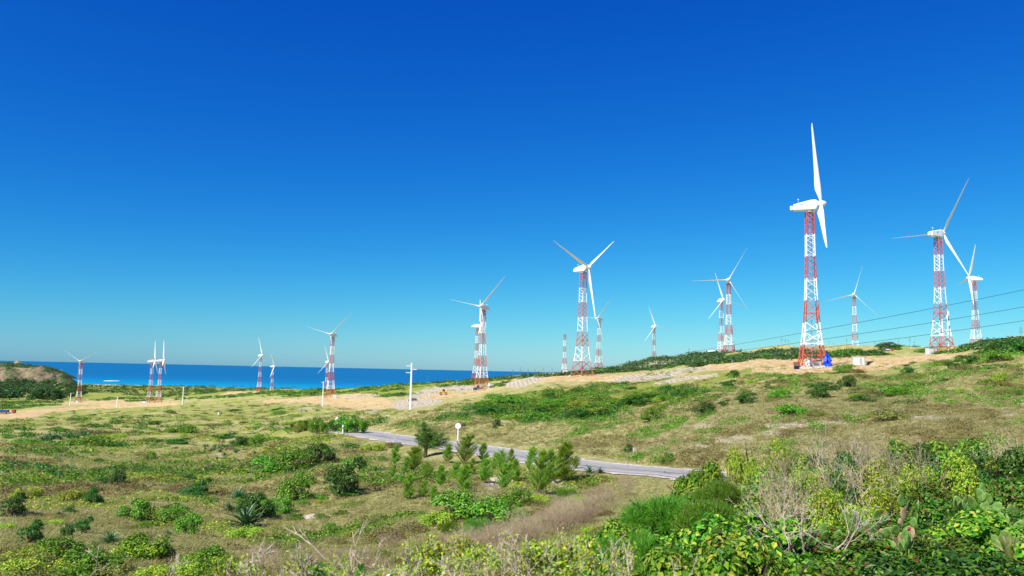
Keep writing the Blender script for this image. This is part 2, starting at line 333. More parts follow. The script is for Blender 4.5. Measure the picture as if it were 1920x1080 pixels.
Pl([(740,765),(730,752),(780,745),(830,750),(800,762),(770,770)], 300, 480, wb=(14,4))
Pl([(1680,690),(1750,685),(1780,693),(1700,698)], 200, 330, .6, wb=(14,4))
Pl([(640,745),(720,738),(700,744),(650,750)], 500, 900, .8, wb=(12,3))
for cx, cy, wx, wy in ((700,772,25,3),(672,784,12,2),(570,767,25,2),(420,764,14,3),(585,965,16,7),(930,905,26,14),(870,895,10,12),(1040,905,14,9),(1380,822,40,9),(1450,808,30,7),(1480,795,50,6),(1560,793,45,5),(930,790,6,3),(808,791,7,3),(1330,798,30,4),(1740,783,30,4),(1900,782,25,4),(420,854,10,3),(120,985,10,6),(1320,835,20,5)):
    a = np.linspace(0, 6.28, 12); paint(1, [(cx+wx*math.cos(t), cy+wy*math.sin(t)) for t in a], 20, 900, .5 if cx > 1200 else .62, wb=(26, 7))
G = lambda *a, **k: paint(2, *a, **k)
G([(880,750),(1000,735),(1130,715),(1250,712),(1330,735),(1240,760),(1130,780),(1000,785),(900,770)], 110, 420, .55)
G([(0,760),(70,762),(40,768),(0,767)], 500, 1200, .8); G([(60,750),(85,748),(90,756),(60,756)], 700, 1300, .7)
G([(640,770),(720,768),(760,778),(700,785)], 200, 500, .7, wb=(10,3))
G([(1300,700),(1920,640),(1920,760),(1700,770),(1300,760)], 90, 330, .4)
G([(0,830),(480,790),(640,800),(480,850),(0,900)], 60, 420, .3)
G([(0,722),(480,722),(960,704),(960,722),(800,740),(480,742),(150,750),(0,757)], 600, 2600, 1.)
G([(150,757),(480,748),(620,775),(480,790),(0,800),(0,790)], 250, 900, .5)
Bn = lambda *a, **k: paint(3, *a, **k)
Bn([(1240,760),(1500,725),(1920,735),(1920,860),(1300,870),(1150,850),(1200,800)], 40, 230, .6, wb=(20,8))
Bn([(900,870),(1250,850),(1250,960),(900,1000)], 20, 80, .3, wb=(20,8))
mask2 = mask.reshape(NR, NC, 4)
gm = mesh_np('ground', GV, GQ, smooth=True)
ca = gm.color_attributes.new('cover', 'FLOAT_COLOR', 'POINT'); ca.data.foreach_set('color', mask.ravel())
m = mat('ground_cover', rough=.95, spec=.1)
at_ = N(m, 'ShaderNodeAttribute', attribute_name='cover'); sep = N(m, 'ShaderNodeSeparateColor'); L(m, at_.outputs['Color'], sep.inputs[0])
geo = N(m, 'ShaderNodeNewGeometry'); pos = geo.outputs['Position']
mr = N(m, 'ShaderNodeMapping'); mr.inputs['Rotation'].default_value = (0, 0, -1.15); L(m, pos, mr.inputs[0])
mp = N(m, 'ShaderNodeMapping'); mp.inputs['Scale'].default_value = (.35, 1.5, 1); L(m, mr.outputs[0], mp.inputs[0])
nb = noise(m, mp.outputs[0], .045, 6, .6); nm = noise(m, mp.outputs[0], .35, 6, .65); nf = noise(m, pos, 3.2, 5, .75); nf2 = noise(m, pos, 14, 3, .8)
dry = ramp(m, nm, [(.3, (.235,.22,.07)), (.5, (.385,.355,.135)), (.68, (.50,.45,.22))])
grn = ramp(m, nm, [(.3, (.10,.17,.012)), (.55, (.21,.27,.03)), (.7, (.32,.31,.08))])
brn = ramp(m, nf, [(.3, (.17,.14,.065)), (.5, (.33,.275,.145)), (.68, (.46,.40,.26))])
gfac = mth(m, 'ADD', mth(m, 'MULTIPLY', mth(m, 'SUBTRACT', nb, .53), 5.), mth(m, 'MULTIPLY', sep.outputs[2], 1.4), True)
gfac = mth(m, 'MULTIPLY', gfac, mth(m, 'ADD', mth(m, 'MULTIPLY', mth(m, 'SUBTRACT', nm, .42), 6.), .35, True), True)
c = mixc(m, gfac, dry, grn)
c = mixc(m, mth(m, 'MULTIPLY', at_.outputs['Alpha'], mth(m, 'ADD', mth(m, 'MULTIPLY', mth(m, 'SUBTRACT', nm, .45), 5.), .6, True), True), c, brn)
sp = ramp(m, nf, [(.36, (.55,.54,.46)), (.48, (1,1,1)), (.64, (1.35,1.33,1.28))]); c = mixc(m, .85, c, sp, 'MULTIPLY')
sp2 = ramp(m, nf2, [(.35, (.7,.7,.65)), (.62, (1.25,1.25,1.2))]); c = mixc(m, .6, c, sp2, 'MULTIPLY')
dirt = ramp(m, nm, [(.3, (.38,.24,.09)), (.46, (.49,.34,.145)), (.56, (.57,.44,.23)), (.7, (.62,.52,.33))])
dsoft = mth(m, 'ADD', mth(m, 'MULTIPLY', mth(m, 'SUBTRACT', sep.outputs[0], .5), 2.4), mth(m, 'ADD', mth(m, 'MULTIPLY', mth(m, 'SUBTRACT', nf, .5), 3.2), .5), True)
c = mixc(m, mth(m, 'MULTIPLY', dsoft, mth(m, 'MINIMUM', mth(m, 'MULTIPLY', sep.outputs[0], 3.), 1.)), c, dirt)
wv = N(m, 'ShaderNodeTexWave', _Scale=.16, _Distortion=3.5, _Detail=3., wave_type='BANDS', bands_direction='X'); L(m, pos, wv.inputs[0])
pale = mixc(m, ramp(m, wv.outputs['Fac'], [(.15, (.55,.55,.55)), (.45, (0,0,0))]), ramp(m, nf, [(.35, (.38,.31,.21)), (.6, (.60,.52,.39))]), (.23,.20,.12))
psoft = mth(m, 'ADD', mth(m, 'MULTIPLY', mth(m, 'SUBTRACT', sep.outputs[1], .5), 2.2), mth(m, 'ADD', mth(m, 'MULTIPLY', mth(m, 'SUBTRACT', nf, .5), 5.5), .4), True)
c = mixc(m, mth(m, 'MULTIPLY', psoft, mth(m, 'MINIMUM', mth(m, 'MULTIPLY', sep.outputs[1], 3.), 1.)), c, pale)
L(m, c, BS(m).inputs['Base Color'])
bump(m, mth(m, 'ADD', nf, mth(m, 'MULTIPLY', nf2, .35)), .9, .35)
gm.materials.append(m); struct('ground', gm)
# ---------------------------------------------------------------- sea
m = mat('sea_water', (.0, .1, .3), .38, .25); geo = N(m, 'ShaderNodeNewGeometry'); sx = N(m, 'ShaderNodeSeparateXYZ'); L(m, geo.outputs['Position'], sx.inputs[0])
mp = N(m, 'ShaderNodeMapping'); mp.inputs['Scale'].default_value = (.25, 1, 1); L(m, geo.outputs['Position'], mp.inputs[0])
n1 = noise(m, mp.outputs[0], .006, 5, .6); n2 = noise(m, geo.outputs['Position'], .05, 4, .6)
f = mth(m, 'ADD', mth(m, 'DIVIDE', mth(m, 'SUBTRACT', sx.outputs[1], 2350.), 2400.), mth(m, 'MULTIPLY', mth(m, 'SUBTRACT', n1, .5), .6), True)
c = ramp(m, f, [(0, (.0,.29,.42)), (.12, (.0,.22,.40)), (.4, (.0,.135,.29)), (1, (.0,.108,.25))])
L(m, mixc(m, .35, c, ramp(m, n1, [(.35, (.6,.75,.8)), (.65, (1.2,1.15,1.1))]), 'MULTIPLY'), BS(m).inputs['Base Color']); bump(m, n2, .35, 1.2)
V = [(0, 3000, 0)]; Q = []; RR = [2000, 6000, 15000, 40000, 90000]; na = 96
for r_ in RR: V += [(r_*math.cos(6.28319*a/na), 3000+r_*math.sin(6.28319*a/na), 0) for a in range(na)]
mb = MB(); mb.v = V; mb.f = [(0, 1+a, 1+(a+1) % na) for a in range(na)]+[(1+k*na+a, 1+(k+1)*na+a, 1+(k+1)*na+(a+1) % na, 1+k*na+(a+1) % na) for k in range(len(RR)-1) for a in range(na)]; mb.m = [0]*len(mb.f)
struct('sea', mb.mesh('sea', m))
foam = mat('foam', (.85,.9,.92), .9); mb = MB()
for (px, py, wd) in ((209, 714, 26), (203, 714.4, 14), (216, 714.2, 12)):
    r_ = rays([px], [py])[0]; dd = -CZ/r_[2]; k = 14
    mb.add([(r_[0]*dd+wd*math.cos(6.283*i/k)*(.8+.4*random.random()), dd+wd*1.4*math.sin(6.283*i/k), .02+.001*wd) for i in range(k)]+[(r_[0]*dd, dd, .25)], [(i, (i+1) % k, k) for i in range(k)])
struct('surf', mb.mesh('surf', foam), 'stuff')
# ---------------------------------------------------------------- headland across the cove
hx = np.linspace(-2900, -1180, 260); hy = np.linspace(2250, 3300, 150); HX, HY = np.meshgrid(hx, hy)
tx = np.clip((HX+1180-60*np.sin(HY/170))/-1720, 0, 1)
prof = np.interp((HX*2430/HY).ravel()-45*np.sin(HY.ravel()/120)*.4, [-2900,-1900,-1700,-1560,-1500,-1440,-1400,-1370,-1345,-1325,-1300], [80,68,57,51,47,43,38,29,16,3,-15]).reshape(HX.shape)
edge = np.clip((HY-2350-35*np.sin(HX/90)-20*np.sin(HX/37))/70, -.3, 1)*np.clip((3250-HY)/200, -.3, 1)
HZ = np.where((prof > 0) & (edge > 0), prof*np.abs(edge)**.8, -12)
nz = vnoise(HX, HY*.5, 60, 21)*16+np.abs(vnoise(HX*.8+HY*.5, HY*.4, 34, 22))*34-8+vnoise(HX, HY*.5, 11, 23)*12
HZ = np.where(HZ > 0, HZ+nz*np.clip(HZ/25, 0, 1)*(.5+.7*(edge < 1)), HZ-8)
m = mat('headland_rock_scrub', rough=.95, spec=.1); geo = N(m, 'ShaderNodeNewGeometry'); sx = N(m, 'ShaderNodeSeparateXYZ'); L(m, geo.outputs['True Normal'], sx.inputs[0])
a_ = noise(m, geo.outputs['Position'], .05, 6, .7); b_ = noise(m, geo.outputs['Position'], .012, 4)
rock = ramp(m, a_, [(.3, (.08,.06,.04)), (.5, (.20,.15,.10)), (.68, (.44,.34,.22))]); veg = ramp(m, a_, [(.35, (.015,.04,.01)), (.55, (.045,.08,.02)), (.7, (.12,.12,.05))])
f = mth(m, 'ADD', mth(m, 'MULTIPLY', mth(m, 'SUBTRACT', sx.outputs[2], .66), 4.), mth(m, 'MULTIPLY', mth(m, 'SUBTRACT', a_, .5), 9.), True)
L(m, mixc(m, f, rock, veg), BS(m).inputs['Base Color']); bump(m, a_, .8, 4)
ii = np.arange(HX.size).reshape(HX.shape)
hm = mesh_np('headland', np.stack([HX, HY, HZ], -1).reshape(-1, 3), np.stack([ii[:-1,:-1], ii[:-1,1:], ii[1:,1:], ii[1:,:-1]], -1).reshape(-1, 4), (m,), True)
struct('headland', hm)
# ---------------------------------------------------------------- road
def ribbon(name, o0, o1, dz, mt, wob_=0, kind='structure', i0=0, i1=None, sub=6):
    P = road[i0:i1]; hh = rh[i0:i1]; tck = np.linspace(0, len(P)-1, (len(P)-1)*sub+1); X = np.interp(tck, np.arange(len(P)), P[:, 0]); Y = np.interp(tck, np.arange(len(P)), P[:, 1]); Z = np.interp(tck, np.arange(len(P)), hh)
    dx = np.gradient(X); dy = np.gradient(Y); l = np.hypot(dx, dy); nx, ny = -dy/l, dx/l; ks = 5 if o1-o0 > 1 else 2
    s = np.arange(len(X)); rows = []
    for j in range(ks):
        o = o0+(o1-o0)*j/(ks-1)
        w0 = wob_*(vnoise(X, Y, 3, 31+j)+vnoise(X, Y, 1.1, 41+j)) if (j in (0, ks-1)) else 0
        rows.append(np.stack([X+nx*(o+w0), Y+ny*(o+w0), Z+CZ+dz+0*X], -1))
    A = np.stack(rows, 1); n = len(X); ii = np.arange(n*ks).reshape(n, ks)
    return tag(ob(name, mesh_np(name, A.reshape(-1, 3), np.stack([ii[:-1,:-1], ii[1:,:-1], ii[1:,1:], ii[:-1,1:]], -1).reshape(-1, 4), (mt,), True)), kind=kind)
m = mat('worn_asphalt', rough=.9, spec=.2); geo = N(m, 'ShaderNodeNewGeometry'); a_ = noise(m, geo.outputs['Position'], .35, 6, .7); b_ = noise(m, geo.outputs['Position'], 9, 3, .7)
vo = N(m, 'ShaderNodeTexVoronoi', feature='DISTANCE_TO_EDGE', _Scale=.35); L(m, mixc(m, .12, geo.outputs['Position'], noise(m, geo.outputs['Position'], 1.2, 4, .6, 1)), vo.inputs['Vector'])
c = mixc(m, .6, ramp(m, a_, [(.3, (.23,.22,.20)), (.47, (.32,.31,.285)), (.53, (.27,.26,.24)), (.7, (.40,.385,.35))]), ramp(m, b_, [(.3, (.75,.75,.75)), (.7, (1.2,1.2,1.2))]), 'MULTIPLY')
L(m, mixc(m, ramp(m, vo.outputs['Distance'], [(.0, (.7,.7,.7)), (.018, (0,0,0))]), c, (.10,.095,.09)), BS(m).inputs['Base Color'])
M_asph = m
m = mat('shoulder_gravel', rough=.95); geo = N(m, 'ShaderNodeNewGeometry'); a_ = noise(m, geo.outputs['Position'], 2.5, 6, .7)
L(m, ramp(m, a_, [(.33, (.24,.19,.14)), (.48, (.47,.41,.35)), (.65, (.66,.60,.54))]), BS(m).inputs['Base Color']); bump(m, a_, .8, .1)
M_shou = m
ribbon('road_shoulder', -4.7, 4.7, .0, M_shou, 1.0)
ribbon('road', -3.6, 3.6, .03, M_asph, .25)
M_tar = grime(mat('tar', rough=.8), (.05,.05,.055), (.11,.11,.115), 3)
# side of the road that faces the camera
sgn = 1 if (lambda i: ((-(road[i+1][1]-road[i][1]))*(-road[i][0])+(road[i+1][0]-road[i][0])*(-road[i][1])) > 0)(60) else -1
ribbon('road_centre_seam', sgn*.35, sgn*.62, .036, M_tar, .1)
ribbon('road_edge_line', -sgn*2.9, -sgn*2.75, .036, mat('worn_line_paint', (.5,.48,.44), .9), .04)
M_pink = grime(mat('old_concrete_strip', rough=.9), (.34,.30,.28), (.45,.41,.38), 2)
ribbon('road_concrete_strip', sgn*2.2, sgn*3.4, .035, M_pink, .3)
# ---------------------------------------------------------------- wind turbines
def stripe_mat(name, dark=False):
    m = mat(name, rough=.55, spec=.3); tc = N(m, 'ShaderNodeTexCoord'); sx = N(m, 'ShaderNodeSeparateXYZ'); L(m, tc.outputs['Object'], sx.inputs[0])
    k = mth(m, 'FLOOR', mth(m, 'MULTIPLY', mth(m, 'SUBTRACT', 50.01, sx.outputs[2]), 7/50.)); odd = mth(m, 'MODULO', k, 2.)
    n = noise(m, tc.outputs['Object'], 1.3, 6, .7)
    red = ramp(m, n, [(.38, (.44,.055,.04)), (.58, (.50,.11,.07)), (.78, (.60,.30,.22))]); wh = ramp(m, n, [(.4, (.82,.82,.80)), (.75, (.62,.58,.52))])
    L(m, mixc(m, odd, red, wh), BS(m).inputs['Base Color']); return m
M_str = stripe_mat('aviation_stripe_paint')
M_white = grime(mat('turbine_white', rough=.35, spec=.4), (.74,.74,.73), (.58,.57,.53), .6, .45, .85)
M_grey = grime(mat('weathered_grey', rough=.6), (.30,.30,.30), (.42,.42,.40), 3)
M_conc = grime(mat('concrete', rough=.9), (.42,.40,.36), (.58,.55,.50), 2)
M_black = mat('dark_opening', (.03,.03,.035), .6)
M_mark = mat('faded_blue_lettering', (.38,.48,.62), .5)
M_mark2 = mat('faded_green_lettering', (.50,.68,.60), .5)
def tw(z):                                                   # half side of the square tower at height z
    return float(np.interp(z, [0, 4, 11, 18, 26, 38, 50], [3.85, 3.2, 2.35, 1.85, 1.5, 1.25, 1.15]))
lev = [0]; p = 3.9
while lev[-1] < 49.9: lev.append(min(50, lev[-1]+p)); p = max(1.45, p*.94)
if 50-lev[-2] < .8: lev.pop(-2)
def bar(mb, a, b, w_):
    a, b = Vector(a), Vector(b); d = (b-a); l = d.length; Mx = d.to_track_quat('Z', 'Y').to_matrix(); mb.box((a+b)/2, (w_, w_, l), M=Mx)
corners = ((-1,-1),(1,-1),(1,1),(-1,1))
legs = []
for sx_, sy_ in corners:
    mb = MB()
    for a, b in zip(lev[:-1], lev[1:]): bar(mb, (sx_*tw(a), sy_*tw(a), a), (sx_*tw(b), sy_*tw(b), b+.05), .31 if a < 20 else .24)
    legs.append(mb.mesh('leg', M_str))
mb = MB()
for i, (a, b) in enumerate(zip(lev[:-1], lev[1:])):
    for k in range(4):
        c0 = corners[k]; c1 = corners[(k+1) % 4]; P = lambda c, z: (c[0]*tw(z), c[1]*tw(z), z)
        wd = .18 if a < 20 else .13
        bar(mb, P(c0, b), P(c1, a), wd)
        if i < 3 or i >= len(lev)-3: bar(mb, P(c0, a), P(c1, b), wd)
        if i % 4 == 0 or i >= len(lev)-3 or i < 2: bar(mb, P(c0, b), P(c1, b), wd)
brace = mb.mesh('bracing', M_str)
mb = MB(); mb.box((0, 0, 50.12), (2.7, 2.7, .22)); mb.tube([(0,0,50.2),(0,0,50.75)], 1.0, 20); plat = mb.mesh('top_platform', M_grey)
mb = MB()
for x in (-.22, .22): bar(mb, (x, 0, -.5), (x, 0, 50), .06)
for i in range(120): bar(mb, (-.22, 0, .3+i*.415), (.22, 0, .3+i*.415), .04)
bar(mb, (0, .12, -.5), (0, .12, 50), .14); ladder = mb.mesh('ladder', M_grey)
mb = MB(); mb.box((0, 0, -.6), (1.3, 1.3, 2.0)); foot = mb.mesh('footing', M_conc)
def rrect(x, z0, z1, hw, r=.35, n=4):
    pts = []
    for cx, cz, a0 in ((hw-r, z1-r, 0), (-hw+r, z1-r, 90), (-hw+r, z0+r, 180), (hw-r, z0+r, 270)):
        for i in range(n+1): a = R(a0+90*i/n); pts.append((x, cx+r*math.cos(a), cz+r*math.sin(a)))
    return pts
mb = MB(); mb.loft([rrect(-5.0, .15, 2.0, .95, .2), rrect(-4.9, .1, 2.1, 1.05), rrect(-2, .05, 2.75, 1.25), rrect(.6, 0, 3.3, 1.35), rrect(2.0, .1, 3.3, 1.3), rrect(2.45, .75, 3.1, 1.0, .5)])
nac = mb.mesh('nacelle', M_white, smooth=False)
mb = MB(); mb.box((-5.6, 0, 1.05), (.7, 1.1, 1.3)); mb.box((-5.15, 0, 1.0), (.35, .7, .7)); cooler = mb.mesh('rear_cooler', M_white)
mb = MB(); mb.tube([(-3.4,0,2.4),(-3.4,0,3.7)], .045, 6); mb.tube([(-3.4,-.45,3.7),(-3.4,.45,3.7)], .035, 6); mb.tube([(-3.4,0,3.7),(-3.4,0,4.0)], .2, 8); vane = mb.mesh('wind_vane', M_white)
mb = MB(); Mr = Matrix.Rotation(R(-6), 3, 'Y') @ Matrix.Rotation(R(2), 3, 'Z')
mb.box((-.9, -1.285, 2.12), (3.9, .03, .26), M=Mr); letter = mb.mesh('lettering', M_mark)
mb = MB(); mb.box((-1.5, -1.265, 1.15), (2.0, .03, .34), M=Matrix.Rotation(R(2), 3, 'Z')); letter2 = mb.mesh('lettering', M_mark2)
mb = MB(); mb.box((-4.0, -1.13, 1.85), (.35, .08, .3)); vent = mb.mesh('vent', M_black)
mb = MB(); nr = 20
hubr = [(2.35,.75),(2.5,1.0),(3.6,1.05),(4.2,.95),(4.7,.7),(5.05,.4),(5.2,.05)]
mb.loft([[(x-3.3, r_*math.cos(6.2832*i/nr), r_*math.sin(6.2832*i/nr)) for i in range(nr)] for x, r_ in hubr]); hub = mb.mesh('hub', M_white, smooth=True)
BL = 26.0; mb = MB(); rings = []
for r_ in (.6, 1.3, 2.2, 3.4, 5, 7, 10, 14, 18, 22, 24.5, 25.6, 26):
    ch = float(np.interp(r_, [.6,1.3,3,5.2,10,18,25,26], [.85,.85,1.4,2.1,1.5,.9,.45,.12])); tk = float(np.interp(r_, [.6,1.3,3,5.2,12,26], [.9,.9,.65,.42,.24,.06])); rd = float(np.interp(r_, [.6,1.5,4], [1,1,0]))
    ring = []
    for i in range(14):
        a = 6.2832*i/14; cx = math.cos(a); cy = math.sin(a)
        fx = ch*(.5*cx-.22*(1-rd)); fy = tk*.5*cy*(1-.55*(1-rd)*max(0, -cx))
        tws = R(12)*(1-min(1, r_/18)); ring.append((fx*math.cos(tws)-fy*math.sin(tws), fx*math.sin(tws)+fy*math.cos(tws), r_))
    rings.append(ring)
mb.loft(rings); blade = mb.mesh('blade', M_white, smooth=True)
TG = 'wind turbines on red and white lattice towers'
def turbine(label, px, base, top, hx_=None, phi=90, th=0, d=None, s=1.0, rot=None, rotor=True):
    """base: photo row of its foot (d None: where that pixel meets the ground); top: photo row of the tower top"""
    p = at(px, base) if d is None else at_d(px, d)
    if rot is None: rot = random.uniform(0, 1.5)
    h = hgt(p, top); sc = h/50
    t = thing('wind_turbine' if rotor else 'lattice_tower', label, 'wind turbine' if rotor else 'tower', p, rot, TG if rotor else None, sc)
    for g in legs: ob('leg', g, t)
    for c in corners: ob('footing', foot, t, (c[0]*3.85, c[1]*3.85, 0))
    ob('bracing', brace, t); ob('ladder', ladder, t); ob('top_platform', plat, t)
    if not rotor: return t
    al = math.atan2(p.x, p.y); f_ = R(phi); r_ = Vector((math.cos(al), -math.sin(al))); v_ = Vector((math.sin(al), math.cos(al)))
    a = r_*math.cos(f_)-v_*math.sin(f_); yaw = math.atan2(a.y, a.x)-rot
    k = 50/h*h/50                                            # rotor sized with its tower
    nc = ob('nacelle', nac, t, (0, 0, 50.7), (0, 0, yaw), s)
    for nm_, g in (('rear_cooler', cooler), ('wind_vane', vane), ('lettering', letter), ('lettering', letter2), ('vent', vent)): ob(nm_, g, nc)
    q = Matrix.Rotation(yaw, 4, 'Z') @ Matrix.Rotation(R(-5), 4, 'Y')
    hb = ob('hub', hub, t, Matrix.Rotation(yaw, 4, 'Z') @ Vector((3.3*s, 0, 0))+Vector((0, 0, 50.7+2.0*s)), q.to_euler(), s)
    for i in range(3): ob('blade', blade, hb, (.2, 0, 0), (R(-(th+120*i)), 0, 0))
    return t
main = turbine('largest wind turbine, lattice tower with blue tarpaulin at its foot, blades nearly edge-on', 1523, 690, 394, phi=1, th=-12, d=246, rot=R(-10))
turbine('wind turbine right of the largest one, with a thin antenna mast beside its tower', 1766, 661, 445, phi=-55, th=-33, d=347, rot=R(25))
turbine('rightmost wind turbine, standing at the edge of green scrub, nacelle pointing left', 1831, 654, 527, phi=163, th=25, d=590, rot=R(-5))
turbine('small wind turbine on the right ridge line with blades in a wide Y', 1604, 660, 558, phi=88, th=16, d=690)
turbine('taller turbine of overlapping pair on the middle ridge, rotor facing us', 1367, 668, 532, phi=90, th=29, d=551)
turbine('shorter wind turbine half hidden by the taller one of the ridge pair', 1353, 665.5, 567, phi=55, th=-17, d=760)
turbine('small lone wind turbine above the pale stony mound', 1226, 690, 615, phi=58, th=-20, d=940)
turbine('small wind turbine just right of the tall one in the middle of the photo', 1122.5, 698, 602, phi=125, th=38, d=780)
turbine('tall wind turbine in the middle of the photo, two blades raised in a V', 1091, 703, 510, phi=42, th=53, d=388, rot=R(38))
t = turbine('bare lattice tower without nacelle or blades, left of the tall middle turbine', 1058, 700, 627, d=1000, rotor=False)
turbine('wind turbine standing on the orange earth pad with vehicles at its foot', 903, 733, 582, phi=125, th=42, d=497, rot=R(30))
turbine('lower turbine close behind the one on the orange pad, nacelle pointing left', 893, 712, 615, phi=8, th=8, d=770)
turbine('wind turbine at the left end of the bare earth clearing, blades spread wide', 619, 748, 632.5, phi=122, th=45, d=652)
turbine('small distant turbine peeping out behind the clearing turbine against the sea', 611, 745, 681, phi=60, th=-15, d=1180)
turbine('distant turbine at the shoreline, left one of a pair, nacelle to the left', 485.5, 732, 669, phi=55, th=-14, d=1185)
turbine('distant turbine at the shoreline, right one of a pair, one blade pointing right', 509, 743, 689, phi=35, th=-24, d=1390)
turbine('left one of two neighbouring turbines on the plain, upright white blade', 280.5, 754, 680, phi=8, th=9, d=1013)
turbine('right one of two neighbouring turbines on the plain, slightly nearer and taller', 296.7, 756, 679, phi=5, th=14, d=974)
turbine('leftmost wind turbine in front of the headland, two blades raised in a V', 147, 752.5, 681, phi=125, th=60, d=1050)
# ---------------------------------------------------------------- site equipment
M_cont = mat('ribbed_white_steel', (.74,.74,.72), .5); tc = N(M_cont, 'ShaderNodeTexCoord'); wv = N(M_cont, 'ShaderNodeTexWave', _Scale=3.); L(M_cont, tc.outputs['Object'], wv.inputs[0]); bump(M_cont, wv.outputs['Fac'], .8, .08)
M_blue = grime(mat('blue_tarpaulin', rough=.5, spec=.4), (.008,.05,.55), (.01,.09,.70), 1.5)
def cabin(label, p, rz, l, wd, h, cat='container', name='equipment_container', group=None):
    t = thing(name, label, cat, p, rz, group)
    mb = MB(); mb.box((0, 0, h/2+.1), (l, wd, h)); mb.build('body', M_cont, t, bevel=.03)
    mb = MB(); mb.box((0, 0, h+.17), (l+.2, wd+.2, .12)); mb.build('roof', M_grey, t)
    mb = MB(); mb.box((l*.2, -wd/2-.03, h*.45+.1), (l*.22, .05, h*.8)); mb.build('door', M_grey, t)
    mb = MB(); mb.box((0, 0, -.3), (l+.4, wd+.4, .8)); mb.build('base_slab', M_conc, t)
    return t
cabin('white ribbed container inside the legs of the largest turbine', at_d(1525, 249), .2, 4.2, 2.3, 2.4)
cabin('white cabin standing alone right of the largest turbine', at_d(1611, 243), -.5, 3.2, 2.4, 2.3)
cabin('white cabinet at the foot of the turbine with the antenna mast', at_d(1746, 335), .15, 3.6, 2.2, 2.3)
cabin('low white hut between the bare tower and the tall middle turbine', at_d(1063, 470), .1, 4.6, 2.5, 1.9)
cabin('small white cabinet beside the turbine on the orange earth pad', at_d(920, 490), .4, 2.6, 2, 2.4)
cabin('tiny white cabinet at the foot of the leftmost turbine', at_d(145, 1040), .1, 3, 2, 2)
cabin('tiny white cabinet left of the two neighbouring turbines on the plain', at_d(272, 1000), .1, 5, 3, 2.2)
cabin('tiny pale cabinet between the feet of the clearing turbine', at_d(629, 640), .1, 3.2, 2.4, 2.3)
# blue tarpaulin slung from the right leg of the main tower
def cloth(name, pts, label, cat, mt):
    mb = MB(); n = 14; A, B, C_, Dd = [Vector(q) for q in pts]
    for i in range(n+1):
        for j in range(n+1):
            u, v = i/n, j/n; q = (A*(1-u)+B*u)*(1-v)+(Dd*(1-u)+C_*u)*v
            q.y += .35*math.sin(u*9+v*4)+.2*math.sin(v*13-u*5); q.x += .2*math.sin(v*11); q.z += .18*math.sin(u*14+v*3)
            mb.v.append(tuple(q))
    for i in range(n):
        for j in range(n): k = i*(n+1)+j; mb.f.append((k, k+n+1, k+n+2, k+1)); mb.m.append(0)
    o = mb.build(name, mt, None, True, label=label, cat=cat); so_ = o.modifiers.new('thick', 'SOLIDIFY'); so_.thickness = .04; return o
b0 = at_d(1553, 240)
cloth('tarpaulin', [(b0.x-1.6, b0.y, b0.z-.6), (b0.x+1.3, b0.y+.6, b0.z-.3), (b0.x+1.0, b0.y+.8, b0.z+2.9), (b0.x-.2, b0.y+1.4, b0.z+5.0)], 'bright blue tarpaulin hung at the right foot of the largest turbine', 'tarpaulin', M_blue)
b1 = at_d(1497, 240); M_navy = mat('navy_sheet', (.01,.015,.12), .6); M_rust = grime(mat('rusty_board', rough=.8), (.25,.11,.05), (.42,.24,.12), 3)
t = thing('fence_screen', 'low screen of brown boards and navy sheet at left foot of the largest turbine', 'screen', b1, R(20))
mb = MB(); mb.box((-.6, 0, 1.5), (2.2, .08, 1.3)); mb.build('board', M_rust, t)
mb = MB(); mb.box((-.3, -.06, .45), (2.6, .07, .9)); mb.build('sheet', M_navy, t)
mb = MB(); [mb.box((x, .08, 1.1), (.1, .1, 2.4)) for x in (-1.7, .6)]; mb.build('post', M_grey, t)
for (xa, xb, lb) in ((1500, 1522, 'pale concrete slab leaning out from left foot of the largest turbine'), (1526, 1546, 'pale concrete slab in front of right foot of the largest turbine')):
    a, b = at_d(xa, 239), at_d(xb, 238); mb = MB(); a.z += .35; b.z += .35; n = 8
    prof = [[(a+(b-a)*k/n)+Vector((0, .5*dy, .28*dz+.12*math.sin(k*2.1))) for dy, dz in ((-1,-1),(1,-1),(1,1),(-1,1))] for k in range(n+1)]
    mb.loft(prof); mb.build('concrete_slab', M_conc, None, label=lb, cat='concrete slab')
# antenna mast beside turbine two
p = at_d(1779, 345); t = thing('antenna_mast', 'thin white antenna mast standing beside the right turbine tower', 'mast', p)
h = hgt(p, 581); mb = MB(); mb.tube([(0,0,0),(0,0,h)], [.22,.16], 8); mb.build('pole', M_white, t)
for z, dx in ((h-1.5, .5), (h-3, -.5), (h-6, .5)):
    mb = MB(); mb.box((dx, 0, z), (.35, .3, 1.7)); mb.box((dx/2, 0, z), (.5, .08, .08)); mb.build('antenna_panel', M_white, t, bevel=.04)
# ---------------------------------------------------------------- utility poles, wires, signs
M_pole = grime(mat('whitewashed_concrete', rough=.8), (.74,.72,.68), (.58,.55,.50), 1.5, .5, .8)
PG = 'white concrete power poles'
def pole(label, px, base, top, arms, wd=.22, d=None):
    p = at(px, base) if d is None else at_d(px, d); h = hgt(p, top)
    t = thing('power_pole', label, 'power pole', p, 0, PG); mb = MB()
    k = [1.25, .8]; mb.loft([[(-wd*q, -wd*q, z), (wd*q, -wd*q, z), (wd*q, wd*q, z), (-wd*q, wd*q, z)] for q, z in ((1.3, -.5), (.85, h))]); mb.build('post', M_pole, t, bevel=.03)
    for s_, f_ in arms:
        mb = MB(); mb.box((s_*.75, 0, h*f_), (1.25, .16, .16)); a_ = mb.build('crossarm', M_pole, t, bevel=.02)
        mb = MB(); mb.tube([(s_*1.25, 0, h*f_+.08), (s_*1.25, 0, h*f_+.3)], [.07,.05], 8); mb.build('insulator', M_grey, a_)
    return t, h
pt, ph = pole('tall white concrete power pole above the road with three short staggered arms', 769, 768, 680.5, ((-1,.935),(1,.862),(-1,.79)), .21, d=208)
